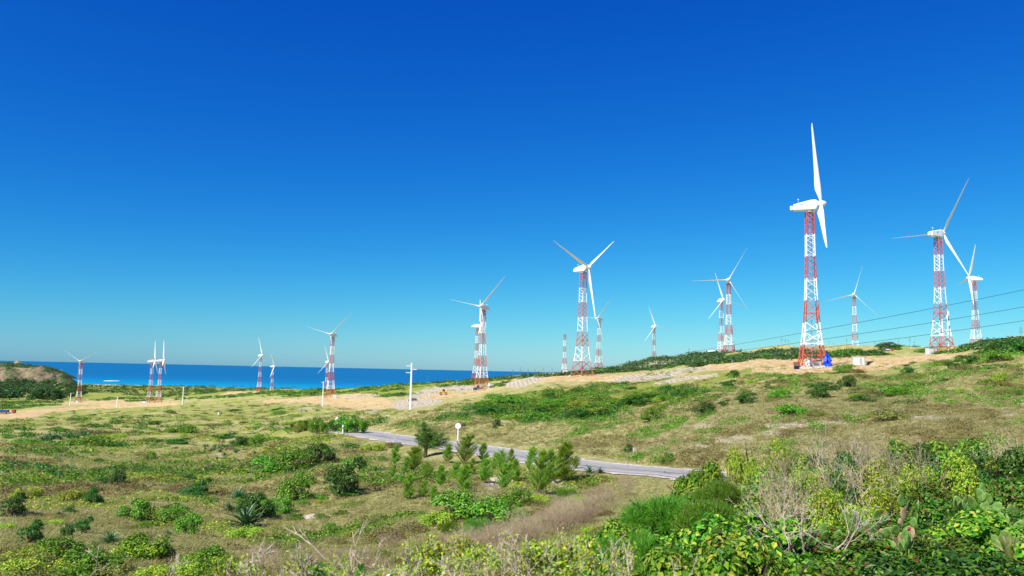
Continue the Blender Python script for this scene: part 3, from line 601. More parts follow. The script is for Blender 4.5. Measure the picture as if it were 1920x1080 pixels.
pole('white power pole left of the bare earth clearing, in front of its turbine', 604.5, 762, 715, ((-1,.96),), .22)
pole('white power pole right of the two neighbouring turbines', 342, 760, 725, ((1,.97),(-1,.93)), .32)
pole('small far white power pole between the leftmost turbine and the next pair', 219, 764, 744, ((1,.97),), .35)
pole('white power pole in front of the leftmost turbine', 131, 762, 737, ((1,.97),), .32)
M_wire = mat('wire', (.05,.14,.18), .5)
farp = at_d(1128, 620); fh = 8.
t = thing('wooden_pole', 'tiny far pole where the three long wires end beside the small middle turbine', 'pole', farp)
mb = MB(); mb.tube([(0,0,-.5),(0,0,fh)], [.14,.1], 8); mb.build('post', M_darkwood, t); mb = MB(); mb.box((0,0,fh-.4), (2.2,.12,.12)); mb.build('crossarm', M_darkwood, t)
for (ys, lb) in (((541.5, 637.5, 686), 'upper one of three long wires slanting down from the right edge'), ((572, 654, 686.4), 'middle one of three long wires slanting down from the right edge'), ((596.5, 668, 687), 'lowest one of three long wires slanting down from the right edge')):
    # fit a hanging curve through the three sightings
    dA, dB, dC = 62., 118., 610.; A = ray_at(2300, ys[0]-(ys[1]-ys[0])*380/480*1.06, 48.); B = ray_at(1920, ys[0], 62.); C_ = ray_at(1440, ys[1], 116.); Dd = ray_at(1128, ys[2], 612.)
    P = [np.array(q) for q in (A, B, C_, Dd)]; inv = []
    pxs = np.array([2300, 1920, 1440, 1128.]); inv = np.array([1/48., 1/62., 1/116., 1/612.]); pys = np.array([ys[0]-(ys[1]-ys[0])*380/480*1.08, ys[0], ys[1], ys[2]])
    qs = np.linspace(2300, 1128, 120); iv = np.interp(qs, pxs[::-1], inv[::-1]); yv = np.polyval(np.polyfit(pxs, pys, 2), qs)
    # depth: a straight plan line has 1/d linear in photo column
    l = np.polyfit([1920, 1128], [1/62., 1/612.], 1); iv = np.polyval(l, qs)
    pts = [ray_at(a, b, 1/c) for a, b, c in zip(qs, yv, iv)]
    mb = MB(); mb.tube(pts, [max(.016, .00030*q.y) if q.y < 100 else .03 for q in pts], 6); mb.build('power_line_wire', M_wire, None, label=lb, cat='wire')
endp = pts[0]; g = Vector((endp.x, endp.y, float(Hg(np.array([endp.x]), np.array([endp.y]))[0])))
# round road sign, guard rail, marker posts
M_sign = mat('sign_white', (.82,.82,.82), .4); M_signg = mat('sign_faded_mark', (.66,.68,.70), .5)
p = at_d(858, 122); t = thing('road_sign', 'round white road sign on a white post at the far edge of the road', 'sign', p, R(4)); h = hgt(p, 794)
mb = MB(); mb.box((0, 0, h/2-.5), (.14, .1, h+.2)); mb.build('post', M_sign, t)
mb = MB(); mb.tube([(0, -.06, h-.38), (0, -.10, h-.38)], .42, 28); dk = mb.build('disc', M_sign, t)
mb = MB(); mb.box((-.08, -.115, h-.36), (.06, .015, .26)); mb.box((.1, -.115, h-.36), (.18, .015, .26)); mb.build('faded_number', M_signg, dk)
p0, p1 = at_d(856, 119), at_d(878, 112.5); t = thing('guard_rail', 'short low concrete and steel barrier beside the round road sign', 'barrier', p0, math.atan2(p1.y-p0.y, p1.x-p0.x)); l = (p1-p0).length
mb = MB(); mb.prism([(0, .55), (l, .55), (l, .75), (0, .75)], -.12, .12); mb.build('rail', M_conc, t, bevel=.03)
mb = MB(); mb.box((l/2, -.14, .62), (l*.94, .03, .1)); mb.build('dark_stripe', M_grey, t)
for x in (.2, l*.5, l-.2): mb = MB(); mb.box((x, 0, .15), (.3, .26, .95)); mb.build('post', M_conc, t)
p0, p1 = at_d(738, 122), at_d(750, 116); t = thing('culvert_wall', 'low grey culvert wall at the near edge of the road', 'wall', p0, math.atan2(p1.y-p0.y, p1.x-p0.x)); l = (p1-p0).length
mb = MB(); mb.box((l/2, 0, .1), (l, .3, 1.0)); mb.build('wall_body', M_conc, t, bevel=.05); mb = MB(); mb.box((l/2, 0, .68), (l+.2, .42, .16)); mb.build('coping', M_grey, t)
p = at(642.5, 814); h = hgt(p, 797); t = thing('marker_post', 'short white marker post among the shrubs left of the road', 'post', p)
mb = MB(); mb.tube([(0,0,-.2),(0,0,h-.15),(0,0,h)], [.13,.12,.05], 10); mb.build('post', M_sign, t); mb = MB(); mb.tube([(0,0,h*.6),(0,0,h*.72)], .135, 10); mb.build('dark_band', M_black, t)
p = at_d(631, 168); h = hgt(p, 783); t = thing('road_sign', 'small white warning sign behind the green saplings where the road bends', 'sign', p)
mb = MB(); mb.box((0,0,h/2-.1), (.1,.1,h)); mb.build('post', M_sign, t); mb = MB(); mb.add([(-.42,-.07,h-.35),(0,-.07,h-.9),(.42,-.07,h-.35),(0,-.07,h+.2),(-.42,-.03,h-.35),(0,-.03,h-.9),(.42,-.03,h-.35),(0,-.03,h+.2)], [(0,1,2,3),(7,6,5,4),(0,4,5,1),(1,5,6,2),(2,6,7,3),(3,7,4,0)]); mb.build('plate', M_sign, t)
p = at(409.5, 779); h = hgt(p, 773); t = tag(MB().build('x', M_sign), None) if False else None
mb = MB(); mb.loft([[(-q,-q,z),(q,-q,z),(q,q,z),(-q,q,z)] for q, z in ((.35,-.3),(.3,h*.9),(.1,h))]); o = mb.build('marker_post', M_pole, None, label='stubby white marker post on the left slope below the far power pole', cat='post'); o.location = p
p = at(330, 752); 
# ---------------------------------------------------------------- vehicles
M_yel = grime(mat('machine_yellow', rough=.5), (.75,.34,.01), (.55,.24,.02), 2); M_rub = mat('rubber', (.025,.025,.025), .8); M_glass = mat('dark_glass', (.03,.05,.07), .15, .6)
M_navyp = mat('navy_car_paint', (.01,.02,.09), .3, .5); M_redp = grime(mat('faded_red_paint', rough=.5), (.45,.05,.03), (.30,.04,.03), 1); M_bluep = grime(mat('blue_container_paint', rough=.5), (.01,.05,.22), (.02,.08,.3), 1)
def wheel(t, x, y, r_, wd=.25):
    mb = MB(); mb.tube([(x, y-wd/2, r_), (x, y+wd/2, r_)], r_, 18); w_ = mb.build('wheel', M_rub, t); mb = MB(); mb.tube([(x, y-wd/2-.02, r_), (x, y+wd/2+.02, r_)], r_*.5, 14); mb.build('rim', M_grey, w_)
p = at_d(832, 445); t = thing('wheel_loader', 'yellow wheel loader working on the rubble left of the orange pad', 'loader', p, R(185)); 
mb = MB(); mb.box((1.2,0,1.5),(2.6,1.7,1.1)); mb.box((-.8,0,1.2),(1.8,1.3,.8)); mb.build('body', M_yel, t, bevel=.08)
mb = MB(); mb.box((.1,0,2.35),(1.5,1.4,1.5)); mb.build('cab', M_glass, t, bevel=.08); mb = MB(); mb.box((.1,0,3.16),(1.7,1.6,.14)); mb.build('cab_roof', M_yel, t)
mb = MB(); [bar(mb, (-1.0, s_*.5, 1.6), (-3.0, s_*.5, 2.0), .28) for s_ in (-1, 1)]; mb.build('lift_arm', M_yel, t)
mb = MB(); mb.prism([(-2.9,1.3),(-3.1,2.7),(-3.9,2.5),(-3.8,1.4)], -1.25, 1.25); mb.build('bucket', M_yel, t)
[wheel(t, x, y, .75, .5) for x in (-1.3, 1.6) for y in (-.95, .95)]
p = at_d(822, 436); t = thing('white_barrel', 'small pale drum on the ground left of the yellow loader', 'drum', at_d(806, 432)); mb = MB(); mb.tube([(0,0,0),(0,0,1.1)], .5, 16); mb.build('body', mat('pale_blue_drum', (.45,.6,.68), .5), t); mb = MB(); mb.tube([(0,0,1.1),(0,0,1.16)], .53, 16); mb.build('lid', M_white, t)
def car(label, p, rz, paint_, name='parked_car', sc=1):
    t = thing(name, label, 'car', p, rz, None, sc)
    mb = MB(); mb.prism([(-2.15,.35),(-2.2,.85),(-1.9,.98),(1.0,1.0),(2.0,.85),(2.15,.6),(2.1,.32)], -.86, .86); mb.build('body', paint_, t, bevel=.06)
    mb = MB(); mb.loft([[(-1.85,-.76,.95),(.95,-.76,.95),(.95,.76,.95),(-1.85,.76,.95)], [(-1.35,-.62,1.5),(.3,-.62,1.5),(.3,.62,1.5),(-1.35,.62,1.5)]]); mb.build('window', M_glass, t)
    mb = MB(); mb.box((-.52,0,1.52),(1.6,1.22,.06)); mb.build('roof', paint_, t, bevel=.02)
    [wheel(t, x, y, .33, .22) for x in (-1.35, 1.35) for y in (-.8, .8)]
    for y in (-.6, .6): mb = MB(); mb.box((2.12, y, .7), (.08,.3,.16)); mb.build('headlight', M_sign, t)
    return t
car('dark blue car half hidden behind the tall white power pole', at_d(774, 395), R(170), M_navyp)
car('white car beside the red one on the far edge of the graded earth', at_d(1661, 395), R(20), M_white)
car('small red car on the far edge of the graded earth', at_d(1669.5, 398), R(-10), M_redp, sc=.85)
p = at_d(898, 488); t = thing('tractor', 'red tractor parked inside the feet of the turbine on the orange pad', 'tractor', p, R(10))
mb = MB(); mb.box((.9,0,1.2),(2.2,.9,.8)); mb.box((-.6,0,1.0),(1.6,1,.6)); mb.build('body', M_redp, t, bevel=.06); mb = MB(); mb.box((-.6,0,2.0),(1.3,1.3,1.4)); mb.build('cab', M_glass, t, bevel=.06)
[wheel(t, -.9, y, .85, .45) for y in (-.8,.8)]; [wheel(t, 1.5, y, .5, .3) for y in (-.7,.7)]
p = at_d(892.5, 487); car('dark navy pickup next to the red tractor under the turbine', p, R(60), M_navyp)
p = at_d(13, 640); t = thing('flatbed_truck', 'flatbed truck with blue load and red cab on the dirt at left edge', 'truck', p, R(3))
mb = MB(); mb.box((-1,0,1.0),(9.5,2.4,.35)); mb.build('chassis', M_grey, t); mb = MB(); mb.box((-2.2,0,2.0),(6.6,2.4,1.7)); mb.build('cargo_box', M_bluep, t, bevel=.05)
mb = MB(); mb.box((5.2,0,1.9),(2.4,2.4,2.6)); cb = mb.build('cab', M_redp, t, bevel=.12); mb = MB(); mb.box((5.9,0,2.4),(1.06,2.44,.8)); mb.build('window', M_glass, cb)
[wheel(t, x, y, .55, .4) for x in (-4.6,-3.3,1.8,5.2) for y in (-1.05,1.05)]
p = at_d(8, 632); t = thing('small_container', 'rusty brown skip in front of the flatbed truck at the left edge', 'skip', at_d(7.5, 628), R(5)); mb = MB(); mb.prism([(-1.6,0),(-2,1.6),(2,1.6),(1.6,0)], -.9, .9); mb.build('body', M_rust, t); mb = MB(); mb.box((0,0,1.62),(4.1,1.95,.1)); mb.build('rim', M_bluep, t)
# ---------------------------------------------------------------- buildings
M_wall = mat('whitewash', (.72,.68,.66), .8); M_roofp = mat('pale_roof', (.62,.50,.55), .7)
def house(label, p, rz, l, wd, h, roof, rm, wm=M_wall):
    t = thing('house', label, 'house', p, rz); mb = MB(); mb.box((0,0,h/2-.5),(l,wd,h+1)); mb.build('wall', wm, t)
    mb = MB(); mb.prism([(-l/2-.4,h-.05),(l/2+.4,h-.05),(l/2*.3,h+roof),(-l/2*.3,h+roof)], -wd/2-.4, wd/2+.4); mb.build('roof', rm, t)
    for x in (-l*.28, l*.28): mb = MB(); mb.box((x,-wd/2-.03,h*.55),(1.2,.08,1.1)); mb.build('window', M_black, t)
    mb = MB(); mb.box((0,-wd/2-.03,1.05),(1,.08,2.1)); mb.build('door', M_rust, t)
    return t
house('low white shed with pale flat roof below the ridge turbine pair', at_d(1340, 500), .3, 9, 6, 1.9, .9, M_wall)
house('white house with pinkish gable roof showing through the casuarina wood', at_d(8, 1240), .5, 12, 9, 9, 4.5, M_roofp)
house('tiny red roofed hut at the foot of the headland', at_d(90, 2190), .2, 14, 9, 5, 4, M_redp, M_rust)
# ---------------------------------------------------------------- people in hi-vis vests (a few pixels tall)
M_skin = mat('skin', (.20,.11,.07), .6); M_hiv = mat('hi_vis_yellow', (.55,.75,.05), .7); M_shirt = mat('pale_blue_shirt', (.45,.6,.8), .8); M_trou = mat('dark_trousers', (.03,.04,.07), .8); M_helm = mat('helmet', (.8,.8,.75), .4)
def person(label, p, rz, vest, k):
    t = thing('person', label, 'person', p, rz); me = bpy.data.meshes.new('body')
    V = [(0,0,.95),(0,0,1.2),(0,0,1.42),(0,-.01,1.52),(0,-.02,1.66),(-.2,0,1.4),(-.27,.02,1.15),(-.28,-.1*k,.9),(.2,0,1.4),(.28,0,1.15),(.26,-.12,.92),(-.1,0,.9),(-.13,-.05,.5),(-.14,.02,.06),(-.14,-.14,.04),(.1,0,.9),(.14,.04,.5),(.15,.1,.06),(.15,-.06,.04)]
    E = [(0,1),(1,2),(2,3),(3,4),(2,5),(5,6),(6,7),(2,8),(8,9),(9,10),(0,11),(11,12),(12,13),(13,14),(0,15),(15,16),(16,17),(17,18)]
    me.from_pydata(V, E, []); me.materials.append(M_trou); o = ob('body', me, t); sk = o.modifiers.new('skin', 'SKIN'); rr = [.14,.14,.13,.06,.11,.07,.055,.045,.07,.055,.045,.1,.075,.055,.04,.1,.075,.055,.04]
    for i, r_ in enumerate(rr): me.skin_vertices[0].data[i].radius = (r_, r_*.8)
    me.skin_vertices[0].data[0].use_root = True; o.modifiers.new('sub', 'SUBSURF').levels = 1
    mb = MB(); mb.tube([(0,0,.98),(0,0,1.2),(0,0,1.4),(0,0,1.47)], [.17,.18,.2,.11], 12); mb.build('vest', vest, t, True)
    mb = MB(); mb.tube([(0,-.02,1.55),(0,-.02,1.62),(0,-.02,1.7)], [.09,.105,.09], 10); mb.build('face', M_skin, t, True)
    mb = MB(); mb.tube([(0,-.02,1.68),(0,-.02,1.76),(0,-.02,1.8)], [.14,.12,.05], 10); mb.build('helmet', M_helm, t, True)
for k, (px, dd, vest, lb) in enumerate(((1473.5,345,M_hiv,'person in yellow hi-vis vest, the farthest left on the graded earth'),(1481,350,M_hiv,'person in yellow-green vest just right of the other hi-vis worker'),(1568,352,M_hiv,'person in pale green vest standing behind the largest turbine on the right'),(1626,362,M_shirt,'person in pale blue shirt alone on the graded earth by the scrub edge'))):
    person(lb, at_d(px, dd), k*1.3, vest, (-1)**k)
# ---------------------------------------------------------------- plant meshes
def unit(n): v = rng.normal(size=(n, 3)); return v/np.linalg.norm(v, axis=1, keepdims=True)
def leaf_quads(C, Nn, ln, wd, fold=.25, droop=None):
    """one four-cornered folded leaf per centre, Nn the way its face points"""
    n = len(C); ln = np.broadcast_to(ln, n)[:, None]; wd = np.broadcast_to(wd, n)[:, None]
    u = np.cross(Nn, unit(n)); u /= np.linalg.norm(u, axis=1, keepdims=True)+1e-9
    if droop is not None: u = u*.5+droop; u -= Nn*(u*Nn).sum(1, keepdims=True); u /= np.linalg.norm(u, axis=1, keepdims=True)+1e-9
    v = np.cross(Nn, u)
    P = np.stack([C-u*ln/2, C+v*wd/2+Nn*wd*fold+u*ln*.05, C+u*ln/2, C-v*wd/2+Nn*wd*fold+u*ln*.05], 1)
    return P.reshape(-1, 3), np.arange(4*n).reshape(n, 4)
def blob_points(blobs, n, inner=.55):
    B = np.array(blobs, float); w_ = B[:, 3]**2; k = rng.choice(len(B), n, p=w_/w_.sum()); d = unit(n); d[:, 2] = np.abs(d[:, 2])*.9+.1*d[:, 2]; d /= np.linalg.norm(d, axis=1, keepdims=True)
    rad = B[k, 3]*(inner+(1.06-inner)*np.sqrt(rng.random(n)))*(1+.16*rng.normal(size=n)*(rng.random(n) < .3))
    C = B[k, :3]+d*rad[:, None]; keep = C[:, 2] > .02
    return C[keep], d[keep]
def shrub_blobs(r_, h, n, lean=.0):
    out = []
    for i in range(n):
        a = random.uniform(0, 6.28); q = r_*.72*math.sqrt(random.random()); x, y = q*math.cos(a), q*math.sin(a)
        top = h*(1-.55*(q/r_)**2)*(1+lean*x/r_)*random.uniform(.75, 1.1); s_ = min(top*.8, r_*random.uniform(.32, .5)*(1 if n < 15 else .62)); out.append((x, y, max(.1*h, (top-s_)*(1 if i % 2 else random.uniform(.15, .8))), s_))
    return out
def shrub_mesh(name, r_, h, nb, nl, ls, mt, lean=0, asp=.55, inner=.55, tilt=.7, mats=None):
    C, d = blob_points(shrub_blobs(r_, h, nb, lean), nl, inner)
    Nn = d+unit(len(d))*tilt+np.array([0, 0, .35]); Nn /= np.linalg.norm(Nn, axis=1, keepdims=True)
    V, Q = leaf_quads(C, Nn, ls*(.6+.8*rng.random(len(C))), ls*asp*(.6+.8*rng.random(len(C))))
    return mesh_np(name, V, Q, (mt,))
def strands(P0, P1, w0, w1=None):
    """thin flat blades from P0 to P1"""
    n = len(P0); d = P1-P0; d /= np.linalg.norm(d, axis=1, keepdims=True)+1e-9; s = np.cross(d, unit(n)); s /= np.linalg.norm(s, axis=1, keepdims=True)+1e-9
    w0 = np.broadcast_to(w0, n)[:, None]; w1 = w0*.25 if w1 is None else np.broadcast_to(w1, n)[:, None]
    return np.stack([P0-s*w0/2, P0+s*w0/2, P1+s*w1/2, P1-s*w1/2], 1).reshape(-1, 3), np.arange(4*n).reshape(n, 4)
def stem_mesh(name, r_, h, n, mt, th=.02):
    mb = MB()
    for i in range(n):
        a = random.uniform(0, 6.28); q = r_*random.uniform(.3, .85); e = Vector((q*math.cos(a), q*math.sin(a), h*random.uniform(.45, .85))); mid = e*.5+Vector((random.uniform(-.1,.1)*r_, random.uniform(-.1,.1)*r_, h*.12))
        mb.tube([(0.05*math.cos(a), .05*math.sin(a), -.1), mid, e], [th*1.4, th, th*.4], 5, False)
    return mb.mesh(name, mt)
def join(parts):
    V, Q, o = [], [], 0
    for v, q in parts: V.append(v); Q.append(q+o); o += len(v)
    return np.concatenate(V), np.concatenate(Q)
def twig_mesh(name, r_, h, n, depth, mt, th=.012, spread=.6, fine=True):
    """dead branching twigs"""
    P0, P1, W0, W1 = [], [], [], []
    def grow(p, d, l, w_, k):
        q = p+d*l; P0.append(p); P1.append(q); W0.append(w_); W1.append(w_*.7)
        if k == 0: return
        for _ in range(random.choice((2, 2, 3))):
            e = d+np.array([random.gauss(0, spread) for _ in range(3)])*np.array([1, 1, .8])+np.array([0, 0, .12]); e /= np.linalg.norm(e); grow(q, e, l*random.uniform(.55, .85), w_*.66, k-1)
    for i in range(n):
        a = random.uniform(0, 6.28); q = r_*math.sqrt(random.random())*.6; b = np.array([q*math.cos(a), q*math.sin(a), 0]); d = np.array([math.cos(a)*.5*q/r_+random.gauss(0,.2), math.sin(a)*.5*q/r_+random.gauss(0,.2), 1]); d /= np.linalg.norm(d)
        grow(b, d, h*random.uniform(.25, .42), th, depth)
    P0, P1, W0, W1 = map(np.array, (P0, P1, W0, W1)); a_ = strands(P0, P1, W0, W1); b_ = strands(P0, P1, W0, W1)
    V, Q = join([a_, b_]); return mesh_np(name, V, Q, (mt,))
def branch_tube(mb, p, d, l, w_, k, spread=.55, up_=.15, minw=.003):
    p = Vector(p); pts = [p]; dd = Vector(d).normalized()
    for i in range(3): dd = (dd+Vector([random.gauss(0, .13) for _ in range(3)])).normalized(); pts.append(pts[-1]+dd*l/3)
    mb.tube(pts, [w_, w_*.88, w_*.76, w_*.62], 6, False)
    if k:
        for _ in range(random.choice((2, 2, 3))):
            e = (dd+Vector([random.gauss(0, spread) for _ in range(3)])+Vector((0, 0, up_))).normalized(); branch_tube(mb, pts[random.choice((2, 3, 3))], e, l*random.uniform(.5, .8), max(minw, w_*.58), k-1, spread, up_, minw)
def put(name, label, cat, parts, p, rz=None, sc=1, group=None):
    """a plant: one mesh, or an Empty with its named parts; the meshes are shared by all copies"""
    rz = random.uniform(0, 6.28) if rz is None else rz; p = Vector(p)
    if len(parts) == 1: return tag(ob(name, parts[0][1], None, p, (0, 0, rz), sc), label, cat, group)
    t = thing(name, label, cat, p, rz, group, sc)
    for n_, g in parts: ob(n_, g, t)
    return t
# mid-distance shrubs, one metre radius
bush_stem = [stem_mesh('stem', 1, .8, 9, M_bark, .03) for _ in range(2)]
B_green = [shrub_mesh('foliage', 1.15, 1.0, 26, 2600, .105, M_green, l, .6, .7, .6) for l in (0, .35, .2)]
B_dark = [shrub_mesh('foliage', 1.15, 1.15, 24, 2800, .105, M_dark, l, .6, .7, .6) for l in (0, .4, .25)]
B_yell = [shrub_mesh('foliage', 1.15, .8, 28, 2300, .10, M_yell, l, .55, .65, .7) for l in (0, .3)]
B_brown = [shrub_mesh('foliage', 1.15, .65, 24, 1600, .10, M_brown, l, .5, inner=.5) for l in (0, .2)]
B_olive = [shrub_mesh('foliage', 1.15, .75, 24, 2200, .09, leafmat('leaf_olive', [(.10,.14,.02),(.17,.22,.03),(.26,.30,.05),(.32,.27,.09)]), 0, .5, .6)]
KIND = {'dark': (B_dark, 'dark green'), 'green': (B_green, 'green'), 'yell': (B_yell, 'yellow-green'), 'brown': (B_brown, 'brown'), 'olive': (B_olive, 'olive')}
def bush(kind, px, py, wpx, label, group=None, flat=1, parts=True):
    p = at(px, py)
    if math.isnan(p.x): return
    s_ = wpx/F*p.y/2; g = random.choice(KIND[kind][0]); f_ = flat*random.uniform(.85, 1.1)*(1 if s_ < 2 else .8)
    return put('shrub', label, 'shrub', [('foliage', g)]+([('stem', random.choice(bush_stem))] if parts else []), p-Vector((0, 0, .05*s_)), random.uniform(-.5, .5), (s_, s_*.8, s_*f_), group)
hand = [
 ('dark',645,930,74,'dark green windswept shrub standing alone on the grassy left slope, sloping down to the left'),
 ('dark',480,975,62,'round dark green shrub directly behind the big agave'),
 ('green',553,938,62,'rounded green shrub between the big agave and the lone windswept shrub'),
 ('dark',597,868,60,'dark shrub at the upper right end of the long green hummock'),
 ('green',545,880,70,'green shrub in the middle of the long hummock above the windswept shrub'),
 ('green',500,888,60,'green shrub at the lower left end of the long hummock'),
 ('brown',625,868,26,'small brownish shrub at the right tip of the long green hummock'),
 ('green',526,965,44,'leafy green shrub just right of the big agave'),
 ('dark',377,927,34,'small dark round shrub left of the twin agaves'),
 ('green',252,975,62,'domed green shrub in the lower left, the left one of two side by side'),
 ('green',322,982,52,'domed green shrub in the lower left, the right one of two side by side'),
 ('green',352,1000,50,'low green shrub below the right dome shrub near the dry twigs'),
 ('dark',57,1018,46,'dark green shrub near the lower left corner'),
 ('dark',122,1007,28,'dark shrub, left half of a small pair in the lower left'),
 ('dark',155,1000,34,'dark shrub, right half of a small pair in the lower left'),
 ('dark',173,946,34,'dark round shrub touching the pale yellowish one on the left slope'),
 ('yell',136,940,52,'yellow-green spreading shrub left of a dark round one on the left slope'),
 ('dark',22,966,52,'low dark shrub at the left edge of the photo'),
 ('yell',50,935,52,'pale green spreading shrub near the left edge'),
 ('dark',217,908,32,'dark shrub below a lighter one in the middle of the left slope'),
 ('yell',245,904,28,'light green shrub right beside the dark one in the middle of the left slope'),
 ('yell',307,900,30,'bright green rounded shrub at mid left slope beyond the dome shrubs'),
 ('green',281,862,22,'small green shrub with upright tuft on the upper left slope'),
 ('dark',447,838,36,'tall ragged dark shrub on the upper left slope near the agaves'),
 ('green',480,835,30,'bushy green shrub right of the ragged dark one on the upper left slope'),
 ('dark',1317,775,42,'dark green shrub with pointed left side on the right hillside'),
 ('dark',1357,762,20,'small dark round shrub on the right hillside between two larger ones'),
 ('dark',1400,757,40,'dark green bushy shrub in the row on the right hillside'),
 ('green',1460,746,42,'bright green shrub at the right end of the row on the right hillside'),
 ('green',1483,780,56,'wide green shrub on the bare brown hillside'),
 ('olive',1531,782,40,'brownish olive shrub right of the wide green one on the brown hillside'),
 ('olive',1666,788,74,'wide olive green shrub on the brown hillside behind the dry twigs'),
 ('dark',1586,725,34,'dark green shrub below the lone white cabin'),
 ('dark',1374,708,24,'dark shrub on the rubble lip left of the largest turbine'),
 ('dark',1269,741,16,'small dark round shrub on the hillside above the row'),
 ('green',1222,790,46,'green shrub right above the road on the hillside'),
 ('green',1250,870,28,'green shrub on the bank just above the right end of the road'),
 ('dark',1178,850,18,'small dark green clump beside a pale rock on the road bank'),
 ('dark',1815,683,34,'round dark shrub standing high on the right ridge'),
 ('dark',1786,692,26,'dark shrub left of the round one on the right ridge'),
 ('dark',1700,702,24,'dark shrub below the white cabinet on the right hill'),
 ('dark',1905,662,50,'large dark shrub at the right edge of the ridge'),
 ('green',1870,678,50,'light green shrub below the large dark one at the right edge'),
 ('yell',1880,716,44,'yellowish shrub on the right ridge near the photo edge'),
 ('dark',930,800,16,'small dark tuft shrub on the smooth slope above the barrier'),
 ('dark',868,801,8,'tiny dark bush right behind the round road sign'),
 ('dark',1280,684,18,'dark bush on the mound left of the ridge turbine pair'),
]
for k, px, py, wd, lb in hand: bush(k, px, py, wd*1.12, lb, flat=1.35 if k in ('dark', 'green') and py > 780 else 1.05)
for i, (px, py, sc) in enumerate(((1306,683,.9),(1312,684,.75))):
    p = at(px, py)
    bush('dark', px, py-2, 7, ('tiny dark bush on the crest mound, the left one of two', 'tiny dark bush on the crest mound, the right one of two')[i], flat=2.2, parts=False)
# scattered shrubs, by zone: polygon in the photo, number, kinds, size in metres
zones = [
 ([(0,790),(480,752),(640,795),(480,835),(0,850)], 46, ('green','yell','dark','olive','green'), (1.6, 4.2), 'low wind-flattened shrub, one of many dotted over the far left slope', .5),
 ([(0,850),(480,835),(620,850),(700,900),(740,960),(500,1020),(0,1000)], 52, ('green','yell','dark','olive','green','dark'), (.5, 1.3), 'small low shrub, one of many dotted over the near left slope', .7),
 ([(880,755),(1010,738),(1130,722),(1250,716),(1330,735),(1240,765),(1130,785),(990,792),(900,778)], 56, ('dark','green','green','yell'), (1.6, 3.6), 'shrub in the dense green belt on the hillside beyond the road', .6),
 ([(1250,722),(1500,700),(1920,660),(1920,740),(1700,748),(1300,775)], 42, ('green','dark','yell','olive','brown'), (.9, 2.4), 'rounded shrub, one of many scattered over the right hillside below the ridge', .7),
 ([(1300,690),(1400,668),(1920,640),(1920,660),(1700,664),(1400,673)], 18, ('dark','green','olive'), (2.5, 5), 'dark shrub in the band along the right ridge line', .6),
]
def sample(poly, n):
    P = np.array(poly); lo, hi = P.min(0), P.max(0); out = []
    while len(out) < n:
        q = lo+(hi-lo)*rng.random((n*3, 2)); out += list(q[inpoly(q, poly)])
    return np.array(out[:n])
for poly, n, kinds, (s0, s1), lb, fl in zones:
    q = sample(poly, n); P = cast(q[:, 0], q[:, 1])
    for p in P:
        if math.isnan(p[0]): continue
        r_ = rng.random(); s_ = (s0+(s1-s0)*r_*r_)*(.8 if p[1] < 60 else 1); g = random.choice(KIND[random.choice(kinds)][0])
        if p[1] > 50 and p[1] < 250 and road_dist(p[None, 0], p[None, 1])[0][0] < 5+s_: continue
        put('shrub', lb, 'shrub', [('foliage', g)], p-np.array([0, 0, .06*s_]), random.uniform(-.6, .6), (s_*1.25, s_*.8, s_*fl*random.uniform(.8, 1.2)), lb.split(',')[0]+' group' if False else 'scattered shrubs: '+lb.split(',')[-1].strip())
# ---------------------------------------------------------------- uncountable cover: small scrub clumps and grass tufts, one mesh each
def cover(name, P, S_, nl, mt, leaf=.16, flat=.5, kind='clump'):
    n = len(P); C = np.repeat(P, nl, 0); s_ = np.repeat(S_, nl)
    if kind == 'clump':
        d = unit(len(C)); d[:, 2] = np.abs(d[:, 2]); o = d*(rng.random((len(C), 1))**.4)*s_[:, None]*np.array([1.2, .8, flat])
        Nn = d+unit(len(C))*.7+np.array([0, 0, .3]); Nn /= np.linalg.norm(Nn, axis=1, keepdims=True)
        V, Q = leaf_quads(C+o, Nn, leaf*s_*(.6+.8*rng.random(len(C))), leaf*.65*s_)
    else:
        o = rng.normal(size=(len(C), 3))*np.array([.22, .22, 0])*s_[:, None]; t = rng.normal(size=(len(C), 3))*np.array([.4, .4, 0])*s_[:, None]+np.stack([.25*s_, 0*s_, s_*(.25+.4*rng.random(len(C)))], 1)
        V, Q = strands(C+o-np.array([0, 0, .02]), C+o+t, leaf*s_)
    return tag(ob(name, mesh_np(name, V, Q, (mt,))), kind='stuff')
def scatter(poly, n, clear=1.5):
    q = sample(poly, n); P = cast(q[:, 0], q[:, 1]); P = P[~np.isnan(P[:, 0])]
    k = (P[:, 1] > 55) & (P[:, 1] < 270); ok = np.ones(len(P), bool); ok[k] = road_dist(P[k, 0], P[k, 1])[0] > 4.6+clear*.3
    # keep graded earth bare
    gi = np.clip(np.searchsorted(yy, P[:, 1]), 0, NR-1); W = 1.57*np.sqrt(yy[gi]**2+64); gj = np.clip(np.searchsorted(tt, P[:, 0]/W), 0, NC-1)
    ok &= (mask2[gi, gj, 0] < .5) & ((mask2[gi, gj, 1] < .5) | (rng.random(len(P)) < .12)); return P[ok]
def clumpy(P, wl, thr, seed=61):
    thr = thr+np.clip((75-P[:, 1])/75, 0, .16) if wl < 20 else thr
    a_, b_ = (P[:, 0]*.4+P[:, 1]*.9)*.4, P[:, 0]*.9-P[:, 1]*.4
    return P[vnoise(a_, b_, wl*.7, seed)+.5*vnoise(a_, b_, wl/4, seed+1) > thr]
LS = [(0,782),(150,768),(480,735),(700,755),(760,775),(700,800),(640,800),(700,880),(1000,880),(1150,900),(1000,1050),(0,1080)]
P = clumpy(scatter(LS, 5200), 9, .1); cover('low_scrub', P, np.minimum(.28+.006*P[:, 1], 1.5)*(.5+rng.random(len(P))), 46, M_green, .24, .45)
